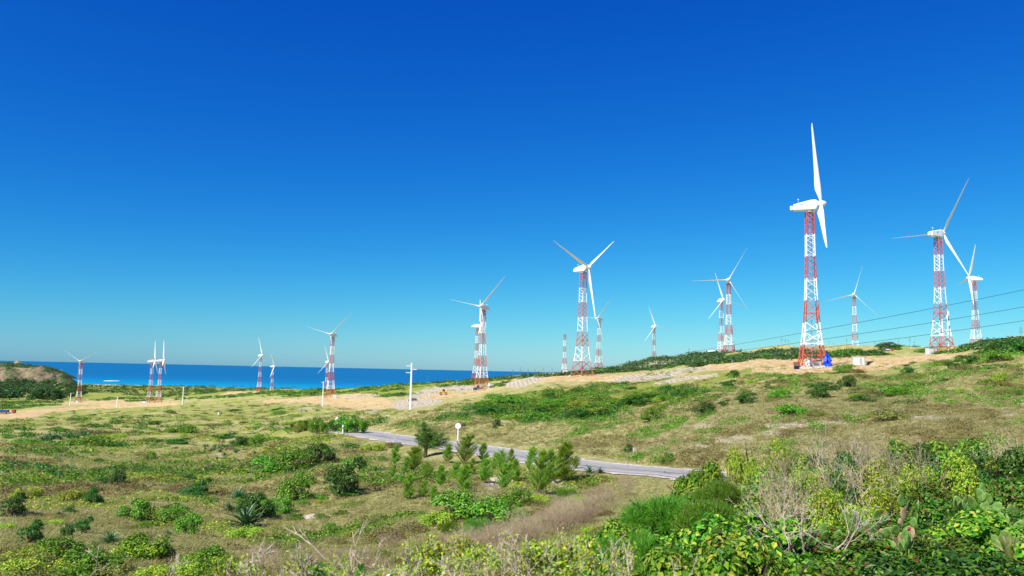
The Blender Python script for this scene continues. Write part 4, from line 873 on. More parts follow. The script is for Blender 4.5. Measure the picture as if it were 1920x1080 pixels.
P = clumpy(scatter(LS, 4200), 7, .12, 71); cover('yellow_scrub', P, np.minimum(.25+.006*P[:, 1], 1.6)*(.5+rng.random(len(P))), 40, M_yell, .22, .4)
P = clumpy(scatter(LS, 5200), 8, .1, 81); cover('dry_scrub', P, np.minimum(.25+.006*P[:, 1], 1.6)*(.5+rng.random(len(P))), 36, M_brown, .24, .4)
HS = [(760,775),(900,745),(1000,725),(1250,710),(1500,698),(1920,655),(1920,835),(1300,880),(1200,868),(1000,835),(880,815),(700,800)]
P = clumpy(scatter(HS, 5200), 10, .08, 91); P = P[(P[:, 1] > 120) | (P[:, 0] < 15) | (rng.random(len(P)) < .5)]; cover('hillside_scrub', P, np.minimum(.25+.0045*P[:, 1], 1.2)*(.5+rng.random(len(P))), 44, M_green, .24, .5)
P = clumpy(scatter(HS, 6000), 8, .13, 95); cover('hillside_dry_scrub', P, np.minimum(.2+.004*P[:, 1], 1.1)*(.5+rng.random(len(P))), 34, M_brown, .24, .45)
BELT = [(880,752),(1010,737),(1130,720),(1250,716),(1330,735),(1240,768),(1130,788),(990,794),(900,780)]
P = clumpy(scatter(BELT, 1500), 22, -.02, 87); cover('green_belt_scrub', P, .6+1.0*rng.random(len(P)), 60, M_green, .26, .65)
P = clumpy(scatter(BELT+[(800,800)], 800), 16, .05, 88); cover('dark_belt_scrub', P, .6+1.1*rng.random(len(P)), 64, M_dark, .25, .8)
P = clumpy(scatter(LS[:9]+[(0,900)], 1500), 16, .12, 89); P = P[P[:, 1] > 70]; cover('dark_slope_scrub', P, np.minimum(.3+.005*P[:, 1], 1.6)*(.5+rng.random(len(P))), 60, M_dark, .25, .6)
P = clumpy(scatter([(1250,718),(1500,696),(1700,696),(1920,660),(1920,745),(1700,760),(1300,785)], 1300), 12, .12, 90); cover('dark_hill_scrub', P, .25+.7*rng.random(len(P)), 60, M_dark, .25, .7)
FR = [(0,752),(150,752),(480,728),(900,712),(1000,704),(1100,700),(1230,684),(1300,668),(1420,660),(1920,640),(1920,664),(1700,665),(1400,680),(1100,706),(900,730),(740,745),(480,745),(150,757),(0,770)]
P = clumpy(scatter(FR, 8500), 42, -.04, 97); P = P[(P[:, 0] < 60) | (vnoise(P[:, 0], P[:, 1], 26, 7) > .02)]; S0 = np.minimum(1.0+.0022*P[:, 1], 4.0)*(.4+rng.random(len(P))); cover('far_scrub', P[::2], S0[::2], 30, M_dark, .34, .6); cover('far_green_scrub', P[1::2], S0[1::2], 30, M_green, .34, .45)
P = clumpy(scatter([(130,735),(130,722),(480,724),(900,706),(1300,664),(1920,636),(1920,650),(900,716),(480,732),(300,745)], 4200), 60, -.25, 99); cover('shore_scrub', P, np.minimum(1.4+.0024*P[:, 1], 6)*(.5+rng.random(len(P))), 24, M_pine, .36, .5)
P = scatter([(0,830),(480,800),(700,830),(760,860),(1000,880),(1200,900),(1000,1080),(0,1080)], 26000, 0); P = P[P[:, 1] < 150]
cover('dry_grass', P, np.minimum(.10+.0035*P[:, 1], .5)*(.5+rng.random(len(P))), 7, M_grass, .11, kind='tuft')
P = scatter([(760,775),(1000,740),(1250,730),(1920,690),(1920,860),(1250,880),(1000,840),(700,803)], 20000, 0)
cover('hillside_grass', P, np.minimum(.10+.0028*P[:, 1], .55)*(.5+rng.random(len(P))), 7, M_grass, .12, kind='tuft')
# ---------------------------------------------------------------- casuarina saplings
def casuarina(name, h, r_, nbr, nn, mt, lean=.1, seed=0, w_=.018):
    rs = np.random.default_rng(seed); P0, P1 = [], []; mb = MB()
    top = Vector((lean*h, 0, h)); mb.tube([(0,0,-.1), (lean*h*.3, 0, h*.5), top], [.05*h/3, .03*h/3, .008], 6, False)
    for i in range(nbr):
        t = rs.random()**1.15*.97; z = h*(.01+.93*t); b = np.array([lean*h*(.1+.9*t*t), 0, z]); a = rs.random()*6.28; l = r_*(1-t*.82)*(.6+.6*rs.random())*(.75 if t < .1 else 1)
        e = b+np.array([math.cos(a)*l+lean*l, math.sin(a)*l, l*(.75+.5*rs.random())]); mb.tube([tuple(b), tuple((b+e)/2+np.array([0, 0, -.05*l])), tuple(e)], [.012*h/3, .008*h/3, .003], 4, False)
        for k in range(nn):
            s = .15+.85*rs.random(); p = b+(e-b)*s; d = (e-b)/np.linalg.norm(e-b)*.5+rs.normal(size=3)*.45+np.array([0, 0, .5]); d /= np.linalg.norm(d); P0.append(p); P1.append(p+d*h*.085*(.6+.8*rs.random()))
    V, Q = strands(np.array(P0), np.array(P1), w_); return [('foliage', mesh_np('foliage', V, Q, (mt,))), ('trunk', mb.mesh('trunk', M_bark))]
CS = [casuarina('c', 3, 1.25, 95, 60, M_casu, .12, 1, .034), casuarina('c', 3, 1.0, 80, 60, M_casu, .05, 2, .034), casuarina('c', 3, 1.5, 95, 56, M_casu, .25, 3, .034), casuarina('c', 3, .8, 66, 56, M_casu, .18, 4, .034), casuarina('c', 3, 1.7, 84, 56, M_casu, -.05, 5, .034)]
sap = [(1055,905,66,'tallest bright casuarina sapling beside the road at the right end of the grove'),(1007,925,72,'full dark-centred casuarina sapling left of the tallest one'),(1035,905,46,None),(990,880,34,None),(940,885,36,None),(905,868,34,None),(868,872,50,None),(838,868,30,None),(770,885,42,None),(740,872,34,None),(757,890,30,None),(800,900,30,None),(825,912,36,None),(905,905,40,None),(868,925,46,None),(940,918,44,None),(965,905,40,None),(925,880,28,None),(1080,880,22,None),(765,938,44,'casuarina sapling at the lower left corner of the grove'),(790,935,30,None),(812,940,26,None),(850,900,30,None),(885,890,28,None),(735,898,24,None),(1000,860,20,None),(958,868,24,None),(780,868,24,None)]
for i, (px, py, hp, lb) in enumerate(sap):
    p = at(px, py); h = hgt(p, py-hp*1.1); put('casuarina_sapling', lb or 'feathery casuarina sapling in the grove between the near slope and the road', 'sapling', CS[(0, 2, 1, 3, 4, 1, 2)[i % 7]], p, random.uniform(-.8, .8), (h/3*1.1, h/3*1.0, h/3), None if lb else 'casuarina saplings in the roadside grove')
for i, (px, py, hp) in enumerate(((548,808,14),(562,806,18),(575,808,20),(588,806,16),(600,809,20),(612,808,16),(624,806,20),(635,810,16),(650,812,14),(585,812,12),(668,812,16),(682,811,14),(540,812,12),(610,815,14))):
    p = at(px, py); h = hgt(p, py-hp); put('casuarina_sapling', 'small bushy sapling in the thicket where the road disappears on the left', 'sapling', CS[i % 5], p, None, (h/3*1.9, h/3*1.7, h/3), 'saplings in the thicket at the left end of the road')
# larger windswept casuarina
p = at(797, 858); h = hgt(p, 789); rs = np.random.default_rng(5); mb = MB(); P0, P1 = [], []
M_casd = leafmat('leaf_casuarina_dark', [(.04,.10,.012),(.09,.19,.02),(.17,.28,.035)], .4)
mb.tube([(0,0,-.2),(.02*h,0,.3*h),(-.02*h,0,.55*h),(-.08*h,0,.8*h),(-.12*h,0,.97*h)], [.055*h,.045*h,.03*h,.015*h,.004*h], 8, False)
ends = [(-.1,.0,.98),(-.22,.1,.72),(-.3,-.05,.62),(-.28,.05,.5),(.1,.05,.78),(.3,.05,.72),(.5,-.05,.66),(.62,.05,.52),(.55,.12,.42),(.35,-.1,.5),(.2,.1,.6),(0,-.1,.7),(-.14,.08,.86),(.42,.02,.58),(.68,0,.36),(-.05,.12,.55),(-.2,-.1,.42),(.25,-.12,.4)]
for e in ends:
    e = np.array(e)*h; b = np.array([0, 0, max(.22*h, min(.6*h, e[2]*.55))]); md = (b+e)/2+np.array([0,0,.06*h]); mb.tube([tuple(b), tuple(md), tuple(e)], [.02*h,.012*h,.004*h], 5, False)
    for k in range(190):
        s = .25+.75*rs.random(); q = b*(1-s)**2+2*md*s*(1-s)+e*s*s+rs.normal(size=3)*.035*h; d = np.array([.75,0,.05])+rs.normal(size=3)*.5; d /= np.linalg.norm(d); P0.append(q); P1.append(q+d*h*.11)
V, Q = strands(np.array(P0), np.array(P1), .045)
put('casuarina_tree', 'dark windswept casuarina tree with bare lower trunk standing before the road', 'tree', [('crown', mesh_np('crown', V, Q, (M_casd,))), ('trunk', mb.mesh('trunk', M_darkwood))], p, 0)
p = at_d(1180, 600); t = casuarina('c', 3, 1.1, 40, 26, M_pine, .02, 9, .06); h = hgt(p, 676); put('conifer_tree', 'lone small dark conifer on the crest above the pale rubble', 'tree', t, p, 0, h/3)
# casuarina wood on the plain, each tree its own thing
def bigcas(seed):
    rs = random.Random(seed); bl = [(rs.gauss(0, .16), rs.gauss(0, .16), .14+.78*i/11, .22*(1.25-.8*i/11)*rs.uniform(.8, 1.2)) for i in range(12)]
    C, d = blob_points(bl, 800, .4); Nn = d+unit(len(d))*.7; Nn /= np.linalg.norm(Nn, axis=1, keepdims=True); V, Q = leaf_quads(C, Nn, .10, .06); mb = MB(); mb.tube([(0,0,-.05),(0,0,.6)], [.02,.01], 5); return [('crown', mesh_np('crown', V, Q, (M_pine,))), ('trunk', mb.mesh('trunk', M_darkwood))]
WT = [bigcas(i) for i in range(4)]
for i in range(190):
    px = random.uniform(-60, 158); dd = 1085+950*random.random()**1.2
    if px > 100 and dd < 1085+ (px-100)*4: dd += (px-100)*4
    if abs(px-11) < 12 and dd < 1120: continue
    p = at_d(px, dd, 735); hh = random.uniform(14, 20)*(1 if px < 110 else .7); put('casuarina_tree', 'tall dark casuarina in the wood below the headland', 'tree', WT[i % 4], p, None, (hh*1.1, hh*1.1, hh), 'casuarinas of the wood on the left plain')
P = []; hx_ = rng.uniform(-1950, -1320, 5200); hy_ = rng.uniform(2340, 2900, 5200)
ix = np.clip(((hx_+2900)/(1720)*259).astype(int), 0, 259); iy = np.clip(((hy_-2250)/1050*149).astype(int), 0, 149); hz = HZ[iy, ix]; gx = np.abs(np.gradient(HZ, axis=0)[iy, ix]); k = (hz > 12) & ((gx < 3.2) | (rng.random(5200) < .3)); P = np.stack([hx_, hy_, hz], -1)[k]
P = P[vnoise(P[:, 0], P[:, 1], 70, 5)+vnoise(P[:, 0], P[:, 1], 25, 6) > -.25]
cover('headland_trees', P, 3.+4*rng.random(len(P)), 26, M_pine, .4, .9)
# ---------------------------------------------------------------- agaves
def agave_mesh(nlv, seed, l=1.0, wd=.13):
    rs = random.Random(seed); V, Qd = [], []
    for i in range(nlv):
        a = i*2.39996; el = R(82-74*(i/nlv)**.9+rs.uniform(-6, 6)); L_ = l*rs.uniform(.8, 1.05); dx, dy = math.cos(a), math.sin(a); b = len(V); k = 6
        for j in range(k+1):
            s = j/k; e2 = el-R(14)*s*s; x = L_*s*math.cos(e2); z = L_*s*math.sin(e2)+.05; w_ = wd*L_*(.55+.9*s-1.45*s*s)/.75 if j < k else .004; w_ = max(w_, .004)
            c = Vector((dx*x, dy*x, z)); sd = Vector((-dy, dx, 0)); nn = Vector((-dx*math.sin(e2), -dy*math.sin(e2), math.cos(e2)))
            V += [tuple(c-sd*w_/2+nn*w_*.3), tuple(c), tuple(c+sd*w_/2+nn*w_*.3)]
        for j in range(k):
            q = b+3*j; Qd += [(q, q+1, q+4, q+3), (q+1, q+2, q+5, q+4)]
    return mesh_np('leaf_rosette', V, Qd, (M_agave,), True)
AG = [agave_mesh(38, s, 1.0) for s in (1, 2, 3)]
mbc = MB(); mbc.tube([(0,0,-.1),(0,0,.12),(0,0,.3)], [.13,.12,.03], 10); core = mbc.mesh('core', M_agave)
ag = [(460,990,76,'largest agave, long upright blue-green leaves, in front of the round dark shrub'),(447,938,40,'agave up behind the round dark shrub'),(431,960,34,'agave at the left side of the round dark shrub'),(207,1022,46,'wide green agave near the bottom left'),(139,1031,30,'smaller agave left of the wide one near the bottom left'),(176,1026,22,'pale little agave between two larger ones near the bottom left'),(111,968,20,'compact dark agave on the open grass of the left slope'),(8,990,22,'agave at the left edge of the photo'),(421,856,14,'small dark agave beside white stones, the right one of two'),(407,862,10,'tiny dark agave beside white stones, the left one of two'),(477,852,11,'small round agave above the long green hummock'),(540,887,20,'pale agave nestled at the foot of the long green hummock'),(557,892,11,'tiny agave just right of the pale one below the hummock'),(470,905,14,'faint agave on the grass left of the hummock'),(315,1005,20,'agave tuft below the dome shrubs'),(1105,888,28,'agave with splayed leaves at the near road edge, the left one'),(1125,889,22,'agave with splayed leaves at the near road edge, the right one'),(948,915,14,'small agave in the sapling grove'),(1010,772,14,'small agave in the belt beyond the road'),(927,803,14,'blue-green agave on the smooth slope above the road barrier')]
for i, (px, py, wd, lb) in enumerate(ag):
    p = at(px, py); s_ = wd/F*p.y/1.55; t = thing('agave', lb, 'agave', p, i*1.1, None, s_); ob('leaf_rosette', AG[i % 3], t); ob('core', core, t)
for i in range(44):
    if i < 26: px, py, lb = random.uniform(78, 168), 0, 'agave in the dark blue-green rows across the upper left slope'; py = 826-.05*(px-78)*2.2+random.uniform(-4, 4)
    else: px, py, lb = random.uniform(380, 450), random.uniform(835, 852), 'agave in the loose patch near the ragged dark shrub'
    p = at(px, py); s_ = random.uniform(.9, 1.5) if i < 26 else random.uniform(.5, .8); put('agave', lb, 'agave', [('leaf_rosette', AG[i % 3])], p, None, s_, 'agaves of the upper left slope rows' if i < 26 else 'agaves near the ragged shrub')
# flower stalks
def stalk(label, p, h, th=.05, group=None):
    t = thing('agave_flower_stalk', label, 'flower stalk', p, random.uniform(0, 6.28), group); mb = MB(); mb.tube([(0,0,-.1),(.01*h,0,h*.5),(.02*h,0,h)], [th, th*.8, th*.3], 6); mb.build('stem', M_stalk, t)
    mb = MB()
    for k in range(14):
        z = h*(.62+.38*k/14); a = k*2.4; l = h*.11*(1-.6*k/14); x0 = .02*h*z/h; mb.tube([(x0,0,z),(x0+l*.8*math.cos(a), l*.8*math.sin(a), z+l*.25)], [th*.35, th*.25], 4); mb.box((x0+l*.9*math.cos(a), l*.9*math.sin(a), z+l*.34), (l*.4, l*.4, l*.16), a)
    mb.build('flower_head', M_stalkh, t)
M_stalk = mat('stalk_green', (.16,.24,.13), .8); M_stalkh = mat('stalk_seed_heads', (.12,.17,.10), .9)
for px, py, top, lb in ((109,901,850,'pale agave flower stalk on the left slope, the left one of two'),(131.5,892,852,'pale agave flower stalk on the left slope, the right one of two'),(430,842,803,'thin agave flower stalk near the ragged dark shrub'),(801,722,703,'thin flower stalk on the seaward slope behind the power pole')):
    p = at(px, py); stalk(lb, p, hgt(p, top), .045 if py > 800 else .1)
for px, top in ((1466,632),(1473,634),(1479,636),(1555,638),(1563,642),(1685,636),(1706,632),(1714,638),(1292,652),(1588,634),(1640,640)):
    p = at_d(px, 460); stalk('faint flower stalk standing up against the sky on the right ridge', p, hgt(p, top), .09, 'flower stalks along the right ridge line')
for px, top in ((975,688),(990,690),(1003,691),(1018,689),(1035,690),(962,691)):
    p = at_d(px, 560); stalk('faint flower stalk against the sea left of the bare lattice tower', p, hgt(p, top), .1, 'flower stalks left of the bare lattice tower')
p = at_d(1916, 200); stalk('tall flower stalk on the ridge at the right edge of the photo', p, hgt(p, 612), .08)
# rocks
M_rock = grime(mat('pale_rock', rough=.9), (.32,.27,.20), (.54,.47,.37), 2.5); M_rockp = grime(mat('pinkish_rock', rough=.9), (.36,.28,.24), (.52,.44,.38), 3)
def rock(label, px, py, wpx, fl=.5, mt=M_rock):
    p = at(px, py); s_ = wpx/F*p.y/2; n = 14; rings = []
    for j in range(7):
        f_ = math.pi*j/6*.5; rr = s_*math.cos(f_)*1.0+.01; z = s_*fl*math.sin(f_)*1.4-.15*s_
        rings.append([(rr*math.cos(6.283*i/n)*(1+.3*math.sin(i*2.1+px)+.1*math.sin(j*3+i)), .7*rr*math.sin(6.283*i/n)*(1+.25*math.cos(i*1.7+px)), z*(1+.2*math.sin(i*1.3+j))) for i in range(n)])
    mb = MB(); mb.loft(rings); o = mb.build('boulder', mt, None, False, label=label, cat='rock'); o.location = p
for a in (('flat pinkish boulder embedded in the grass right of the agave',586,970,28,.4,M_rockp),('pale boulder among the shrubs of the road bank',1187,848,13,.9,M_rock),('white stone beside the two tiny dark agaves',414,858,9,.5,M_rock),('light rock near the left edge beside the agave',26,990,14,.5,M_rockp),('pale rock outcrop on the smooth slope above the barrier',838,793,8,.5,M_rock),('low pale rock in the sapling grove clearing',931,902,30,.35,M_rockp),('rounded pinkish rock left of the tallest sapling',1035,905,16,.8,M_rockp),('pale rock left of the stepped bank beyond the road',1128,830,8,.6,M_rock)): rock(*a)

# rubble on the worked ground: uncountable stones
def stones(name, P, s0, mt):
    o = np.array([(1,0,0),(-1,0,0),(0,1,0),(0,-1,0),(0,0,1),(0,0,-.4)]); n = len(P); s_ = s0*(.4+rng.random(n)**2*1.6); V = P[:, None, :]+o[None]*s_[:, None, None]*(.6+.6*rng.random((n, 6, 1)))*np.array([1, .8, .6])
    f = np.array([(0,2,4),(2,1,4),(1,3,4),(3,0,4),(2,0,5),(1,2,5),(3,1,5),(0,3,5)]); Q = (f[None]+6*np.arange(n)[:, None, None]).reshape(-1, 3); return tag(ob(name, mesh_np(name, V.reshape(-1, 3), Q, (mt,))), kind='stuff')
def on_mask(poly, n, ch, lo=.5):
    q = sample(poly, n); P = cast(q[:, 0], q[:, 1]); P = P[~np.isnan(P[:, 0])]; gi = np.clip(np.searchsorted(yy, P[:, 1]), 0, NR-1); W = 1.57*np.sqrt(yy[gi]**2+64); gj = np.clip(np.searchsorted(tt, P[:, 0]/W), 0, NC-1); return P[mask2[gi, gj, ch] >= lo]
P = on_mask([(480,720),(1100,690),(1350,670),(1350,730),(1000,735),(760,790),(480,790)], 5200, 1); P = P[vnoise(P[:,0], P[:,1], 9, 5) > -.1]; stones('rubble', P, .42, M_rock)
P = np.concatenate([on_mask([(1200,660),(1920,655),(1760,705),(1200,705)], 1500, 0), on_mask([(480,720),(1100,690),(1000,735),(760,790),(480,790)], 1500, 0)]); stones('earth_clods', P, .3, grime(mat('earth_clod', rough=.95), (.40,.27,.15), (.52,.42,.28), 3))
P = on_mask([(0,820),(1920,740),(1920,870),(1000,960),(0,1040)], 4000, 1, .3); stones('pale_stones', P, .14, M_rock)
P = clumpy(np.concatenate([on_mask([(480,720),(1100,690),(1350,670),(1350,730),(1000,735),(760,790),(480,790)], 1400, 1), on_mask([(400,725),(1100,690),(1250,660),(1760,655),(1760,705),(1200,705),(700,790)], 1600, 0)]), 20.5, .22, 131); cover('weeds_on_rubble', P, .5+.9*rng.random(len(P)), 26, M_green, .3, .5)
# ---------------------------------------------------------------- the near thicket on the right
FG_grape = [shrub_mesh('foliage', 1, 1, 18, 7500, .075, M_grape, 0, .62, .5, .6) for _ in range(3)]
FG_red = [shrub_mesh('foliage', 1, 1, 18, 6500, .07, M_reddish, 0, .55, .45, .7) for _ in range(3)]
FG_yel = [shrub_mesh('foliage', 1, 1, 16, 7000, .055, M_yell, 0, .45, .45, .8) for _ in range(2)]
FG_drk = [shrub_mesh('foliage', 1, 1, 18, 6500, .068, M_dark, 0, .5, .45, .8) for _ in range(2)]
FG_twig = [twig_mesh('twigs', 1, 1.1, 40, 4, M_dry, .019, .55) for _ in range(3)]
FG_stem = [stem_mesh('stem', 1, 1, 16, M_darkwood, .018) for _ in range(3)]
def fern_mesh(n, seed):
    C, d = blob_points(shrub_blobs(1, .9, 8), n, .8); u = unit(len(C)); t = d*.6+u*.7+np.array([0, 0, .35]); t /= np.linalg.norm(t, axis=1, keepdims=True)
    V, Q = strands(C, C+t*.13*(.5+rng.random((len(C), 1))), .012, .006); return mesh_np('foliage', V, Q, (M_fern,))
FG_fern = [fern_mesh(9000, i) for i in range(2)]
KF = {'grape': (FG_grape, 'broad-leaved'), 'red': (FG_red, 'reddish'), 'yel': (FG_yel, 'yellow-green'), 'drk': (FG_drk, 'dark'), 'fern': (FG_fern, 'feathery')}
tx_ = [900, 1000, 1080, 1150, 1190, 1280, 1340, 1400, 1500, 1600, 1700, 1800, 1920, 2100]; ty_ = [1080, 1040, 985, 925, 897, 893, 872, 868, 868, 862, 832, 838, 842, 845]
def ground_at(x, y): return float(Hg(np.array([x]), np.array([y]))[0])
def fg(kind, px, d, rad, hmax, label, group=None, top=None, twig=False):
    r_ = rays([px], [700])[0]; x = r_[0]*d; g = ground_at(x, d); yt = np.interp(px, tx_, ty_) if top is None else top
    for _ in range(2): zt = CZ+rays([px], [yt])[0][2]*d
    h = min(hmax, zt-g)
    if h < .3: return None
    if kind == 'fern': return put('thicket_bush', label, 'bush', [('foliage', random.choice(FG_fern)), ('stem', random.choice(FG_stem))], (x, d, zt-rad*.95), None, rad, group)
    if kind == 'twig': return put('dry_bush', label, 'dry bush', [('twigs', random.choice(FG_twig))], (x, d, g-.03), None, (rad, rad, h), group)
    return put('thicket_bush', label, 'bush', [('foliage', random.choice(KF[kind][0])), ('stem', random.choice(FG_stem))], (x, d, g-.05), None, (rad, rad, h), group)
# the broad-leaved mass, from its far edge to the foot of the frame
g1 = 'broad-leaved shrubs of the near thicket'
for d in (17.5, 15.5, 13.5, 12, 10.5, 9.2, 8.2, 7.2):
    lo = {17.5: 1195, 15.5: 1170, 13.5: 1150, 12: 1110, 10.5: 1080, 9.2: 1040, 8.2: 1000, 7.2: 985}[d]; px = lo+random.uniform(0, 30)
    while px < 1480:
        fg('grape', px, d+random.uniform(-.5, .5), random.uniform(.85, 1.15)*(.8 if d < 9 else 1), random.uniform(.95, 1.25), 'glossy broad-leaved shrub, one of the mass filling the foreground right of centre', g1); px += random.uniform(.85, 1.15)*F/d*.75
g2 = 'dark leafy shrubs of the right foreground'
for d in (19.5, 17.5, 15.5, 13.8, 12.2, 10.8, 9.5, 8.3, 7.2):
    px = 1500+random.uniform(-20, 60)
    while px < 2080:
        top = None; hm = random.uniform(.8, 1.2) if d < 14 else 2.2
        if d < 13: hm *= .72
        k = random.choice(('red', 'drk', 'red', 'grape') if d < 15 else ('red', 'yel', 'drk', 'grape', 'yel')); fg(k, px, d+random.uniform(-.5, .5), random.uniform(.85, 1.2), hm, 'dark reddish-green leafy shrub, one of the tangle filling the right foreground', g2); px += random.uniform(.9, 1.3)*F/d*.9
# the far side, between thicket and road dip
for d in (23, 28):
    px = 1300+random.uniform(0, 40)
    while px < 2000: fg(random.choice(('yel', 'red', 'drk', 'twig', 'grape')), px, d, 1.2, 2.3, 'loose shrub at the far edge of the foreground thicket, before the brown hillside', 'loose shrubs along the far edge of the thicket'); px += random.uniform(60, 110)
for px, d, rd, top in ((1500,15,.7,872),(1530,16.5,.8,862),(1575,14,.6,885),(1600,16,.8,850),(1635,13,.7,895),(1600,15,.9,862),(1545,17.5,.9,852),(1490,17,.8,858),(1580,18.5,.8,846),(1560,12,.7,905),(1510,12.5,.7,900),(1660,17,.8,848),(1480,16,.7,862),(1620,18,.8,842)):
    fg(random.choice(('yel', 'yel', 'grape', 'drk')), px, d, rd, 2.2, 'small-leaved green bush growing among the grey dry bushes of the right thicket', 'green bushes among the dry ones', top=top)
fg('yel', 1422, 16.5, .78, 2.6, 'tall yellow-green shrub sticking up above the thicket, right of the road end', top=803)
fg('yel', 1404, 16.2, .55, 2.0, 'yellow-green shrub leaning against the left foot of the tall one', top=845)
fg('grape', 1745, 18.5, 1.4, 2.6, 'bright green rounded shrub at the top of the right foreground thicket', top=812)
fg('grape', 1800, 18.0, 1.2, 2.4, 'bright green shrub just right of the rounded one topping the thicket', top=830)
for px, d, rd, top in ((1650,18,.9,846),(1690,19,1.0,835),(1850,18.5,1.1,836),(1890,17.5,1.0,842),(1930,18,1.1,840),(1720,16,1.0,858),(1790,16,1.0,862),(1860,16,1.0,866),(1670,14.5,.8,885),(1915,14.5,1.0,880)):
    fg(random.choice(('grape', 'yel', 'grape', 'drk')), px, d, rd, 2.4, 'bright leafy bush along the top of the right foreground thicket', 'bushes along the top of the right thicket', top=top)
fg('grape', 1325, 17.5, .8, 2.0, 'dark glossy shrub behind the yellow sword leaves at the right end of the road', top=868)
for px, d, rd, top, lb in ((1190,8.8,.42,1000,'feathery bright green mound at the bottom, the lower left one of three'),(1243,11.2,.6,925,'feathery bright green mound in the broad-leaved mass, the upper one of three'),(1345,10.6,.55,935,'feathery bright green mound in the broad-leaved mass, the right one of three'),(1345,13,.4,900,'small feathery green tuft above the right feathery mound')): fg('fern', px, d, rd, 2, lb, top=top)
for px, d, rd, top, lb in ((1500,13.5,1.0,880,'grey dry bush between the broad-leaved mass and the prickly pears'),(1600,17,1.2,835,'pale dry bush rising above the thicket in front of the brown hillside'),(1660,15,1.0,850,'dry bush left of the bright green rounded shrub'),(1900,17,1.1,838,'dry bush at the right edge of the photo'),(1450,12,.8,925,'low dry bush behind the bleached branches')): fg('twig', px, d, rd, 2.4, lb, top=top)
# sword leaves
M_sword = leafmat('sword_leaf_yellow', [(.25,.30,.03),(.60,.50,.06),(.14,.24,.03),(.5,.45,.08)], .4)
def sword(label, p, s_, n=26, mt=None):
    A, B = [], []
    for i in range(n):
        a = random.uniform(0, 6.28); el = R(random.uniform(35, 88)); A.append((random.gauss(0, .03), random.gauss(0, .03), 0)); B.append((math.cos(a)*math.cos(el)*s_, math.sin(a)*math.cos(el)*s_, math.sin(el)*s_*random.uniform(.6, 1.05)))
    A, B = np.array(A), np.array(B); mid = (A+B)/2+np.array([0, 0, .08*s_]); V, Q = join([strands(A, mid, .022, .03), strands(mid, B, .03, .004)])
    return put('sword_leaf_plant', label, 'plant', [('leaves', mesh_np('leaves', V, Q, (mt or M_sword,)))], p)
def gp(px, d): x = rays([px], [700])[0][0]*d; return Vector((x, d, ground_at(x, d)))
def gtop(px, py, d): x = rays([px], [py])[0][0]*d; return Vector((x, d, CZ+rays([px], [py])[0][2]*d))
q = gp(1366, 14.2); tz = gtop(1366, 868, 14.2).z; sword('clump of yellow sword-shaped leaves at the right end of the road', (q.x, q.y, tz-1.0), 1.05, 34)
q = gp(440, 19); sword('clump of yellowish sword leaves behind the twigs at the bottom left', (q.x, q.y, q.z+.25), .85, 46)
q = gp(1880, 8.6); sword('pale grassy leaves at the bottom right corner', (q.x, q.y, q.z+.45), .3, 40, M_grass)
q = gp(1690, 7.8); sword('tuft of yellow-green blades at the bottom below the prickly pears', (q.x, q.y, q.z+.3), .4, 30)
# ---------------------------------------------------------------- prickly pears
M_pad = mat('prickly_pear_pad', rough=.5, spec=.3); tc = N(M_pad, 'ShaderNodeTexCoord'); vo = N(M_pad, 'ShaderNodeTexVoronoi', _Scale=34.); L(M_pad, tc.outputs['Object'], vo.inputs['Vector'])
c0 = ramp(M_pad, noise(M_pad, tc.outputs['Object'], 9, 4), [(.3, (.055,.14,.02)), (.5, (.11,.22,.035)), (.7, (.26,.30,.08))]); c1 = mixc(M_pad, ramp(M_pad, vo.outputs['Distance'], [(.14, (1,1,1)), (.28, (0,0,0))]), c0, (.05,.07,.03)); L(M_pad, c1, BS(M_pad).inputs['Base Color'])
M_padd = grime(mat('dead_pad', rough=.8), (.26,.19,.10), (.44,.35,.21), 9); M_fruit = mat('prickly_pear_fruit', (.35,.01,.06), .4)
def pad_mesh(name, mt, k=1):
    mb = MB(); n = 18; rings = []
    for j in range(9):
        z = j/8; w_ = .092*math.sin(math.pi*(.06+.90*z**.85))**.7*k; tk = .014*math.sin(math.pi*(.08+.86*z))**.5+.004
        rings.append([(w_*math.cos(6.2832*i/n)*(1+.04*math.sin(3*6.28*i/n+z*4)), tk*math.sin(6.2832*i/n)+.012*math.sin(z*3.1), .27*z) for i in range(n)])
    mb.loft(rings); return mb.mesh(name, mt, smooth=True)
PAD = [pad_mesh('pad', M_pad), pad_mesh('pad', M_pad, 1.2), pad_mesh('pad', M_padd)]
mb = MB(); mb.tube([(0,0,0),(0,0,.02),(0,0,.045),(0,0,.055)], [.01,.02,.018,.008], 10); FRT = mb.mesh('fruit', M_fruit, smooth=True)
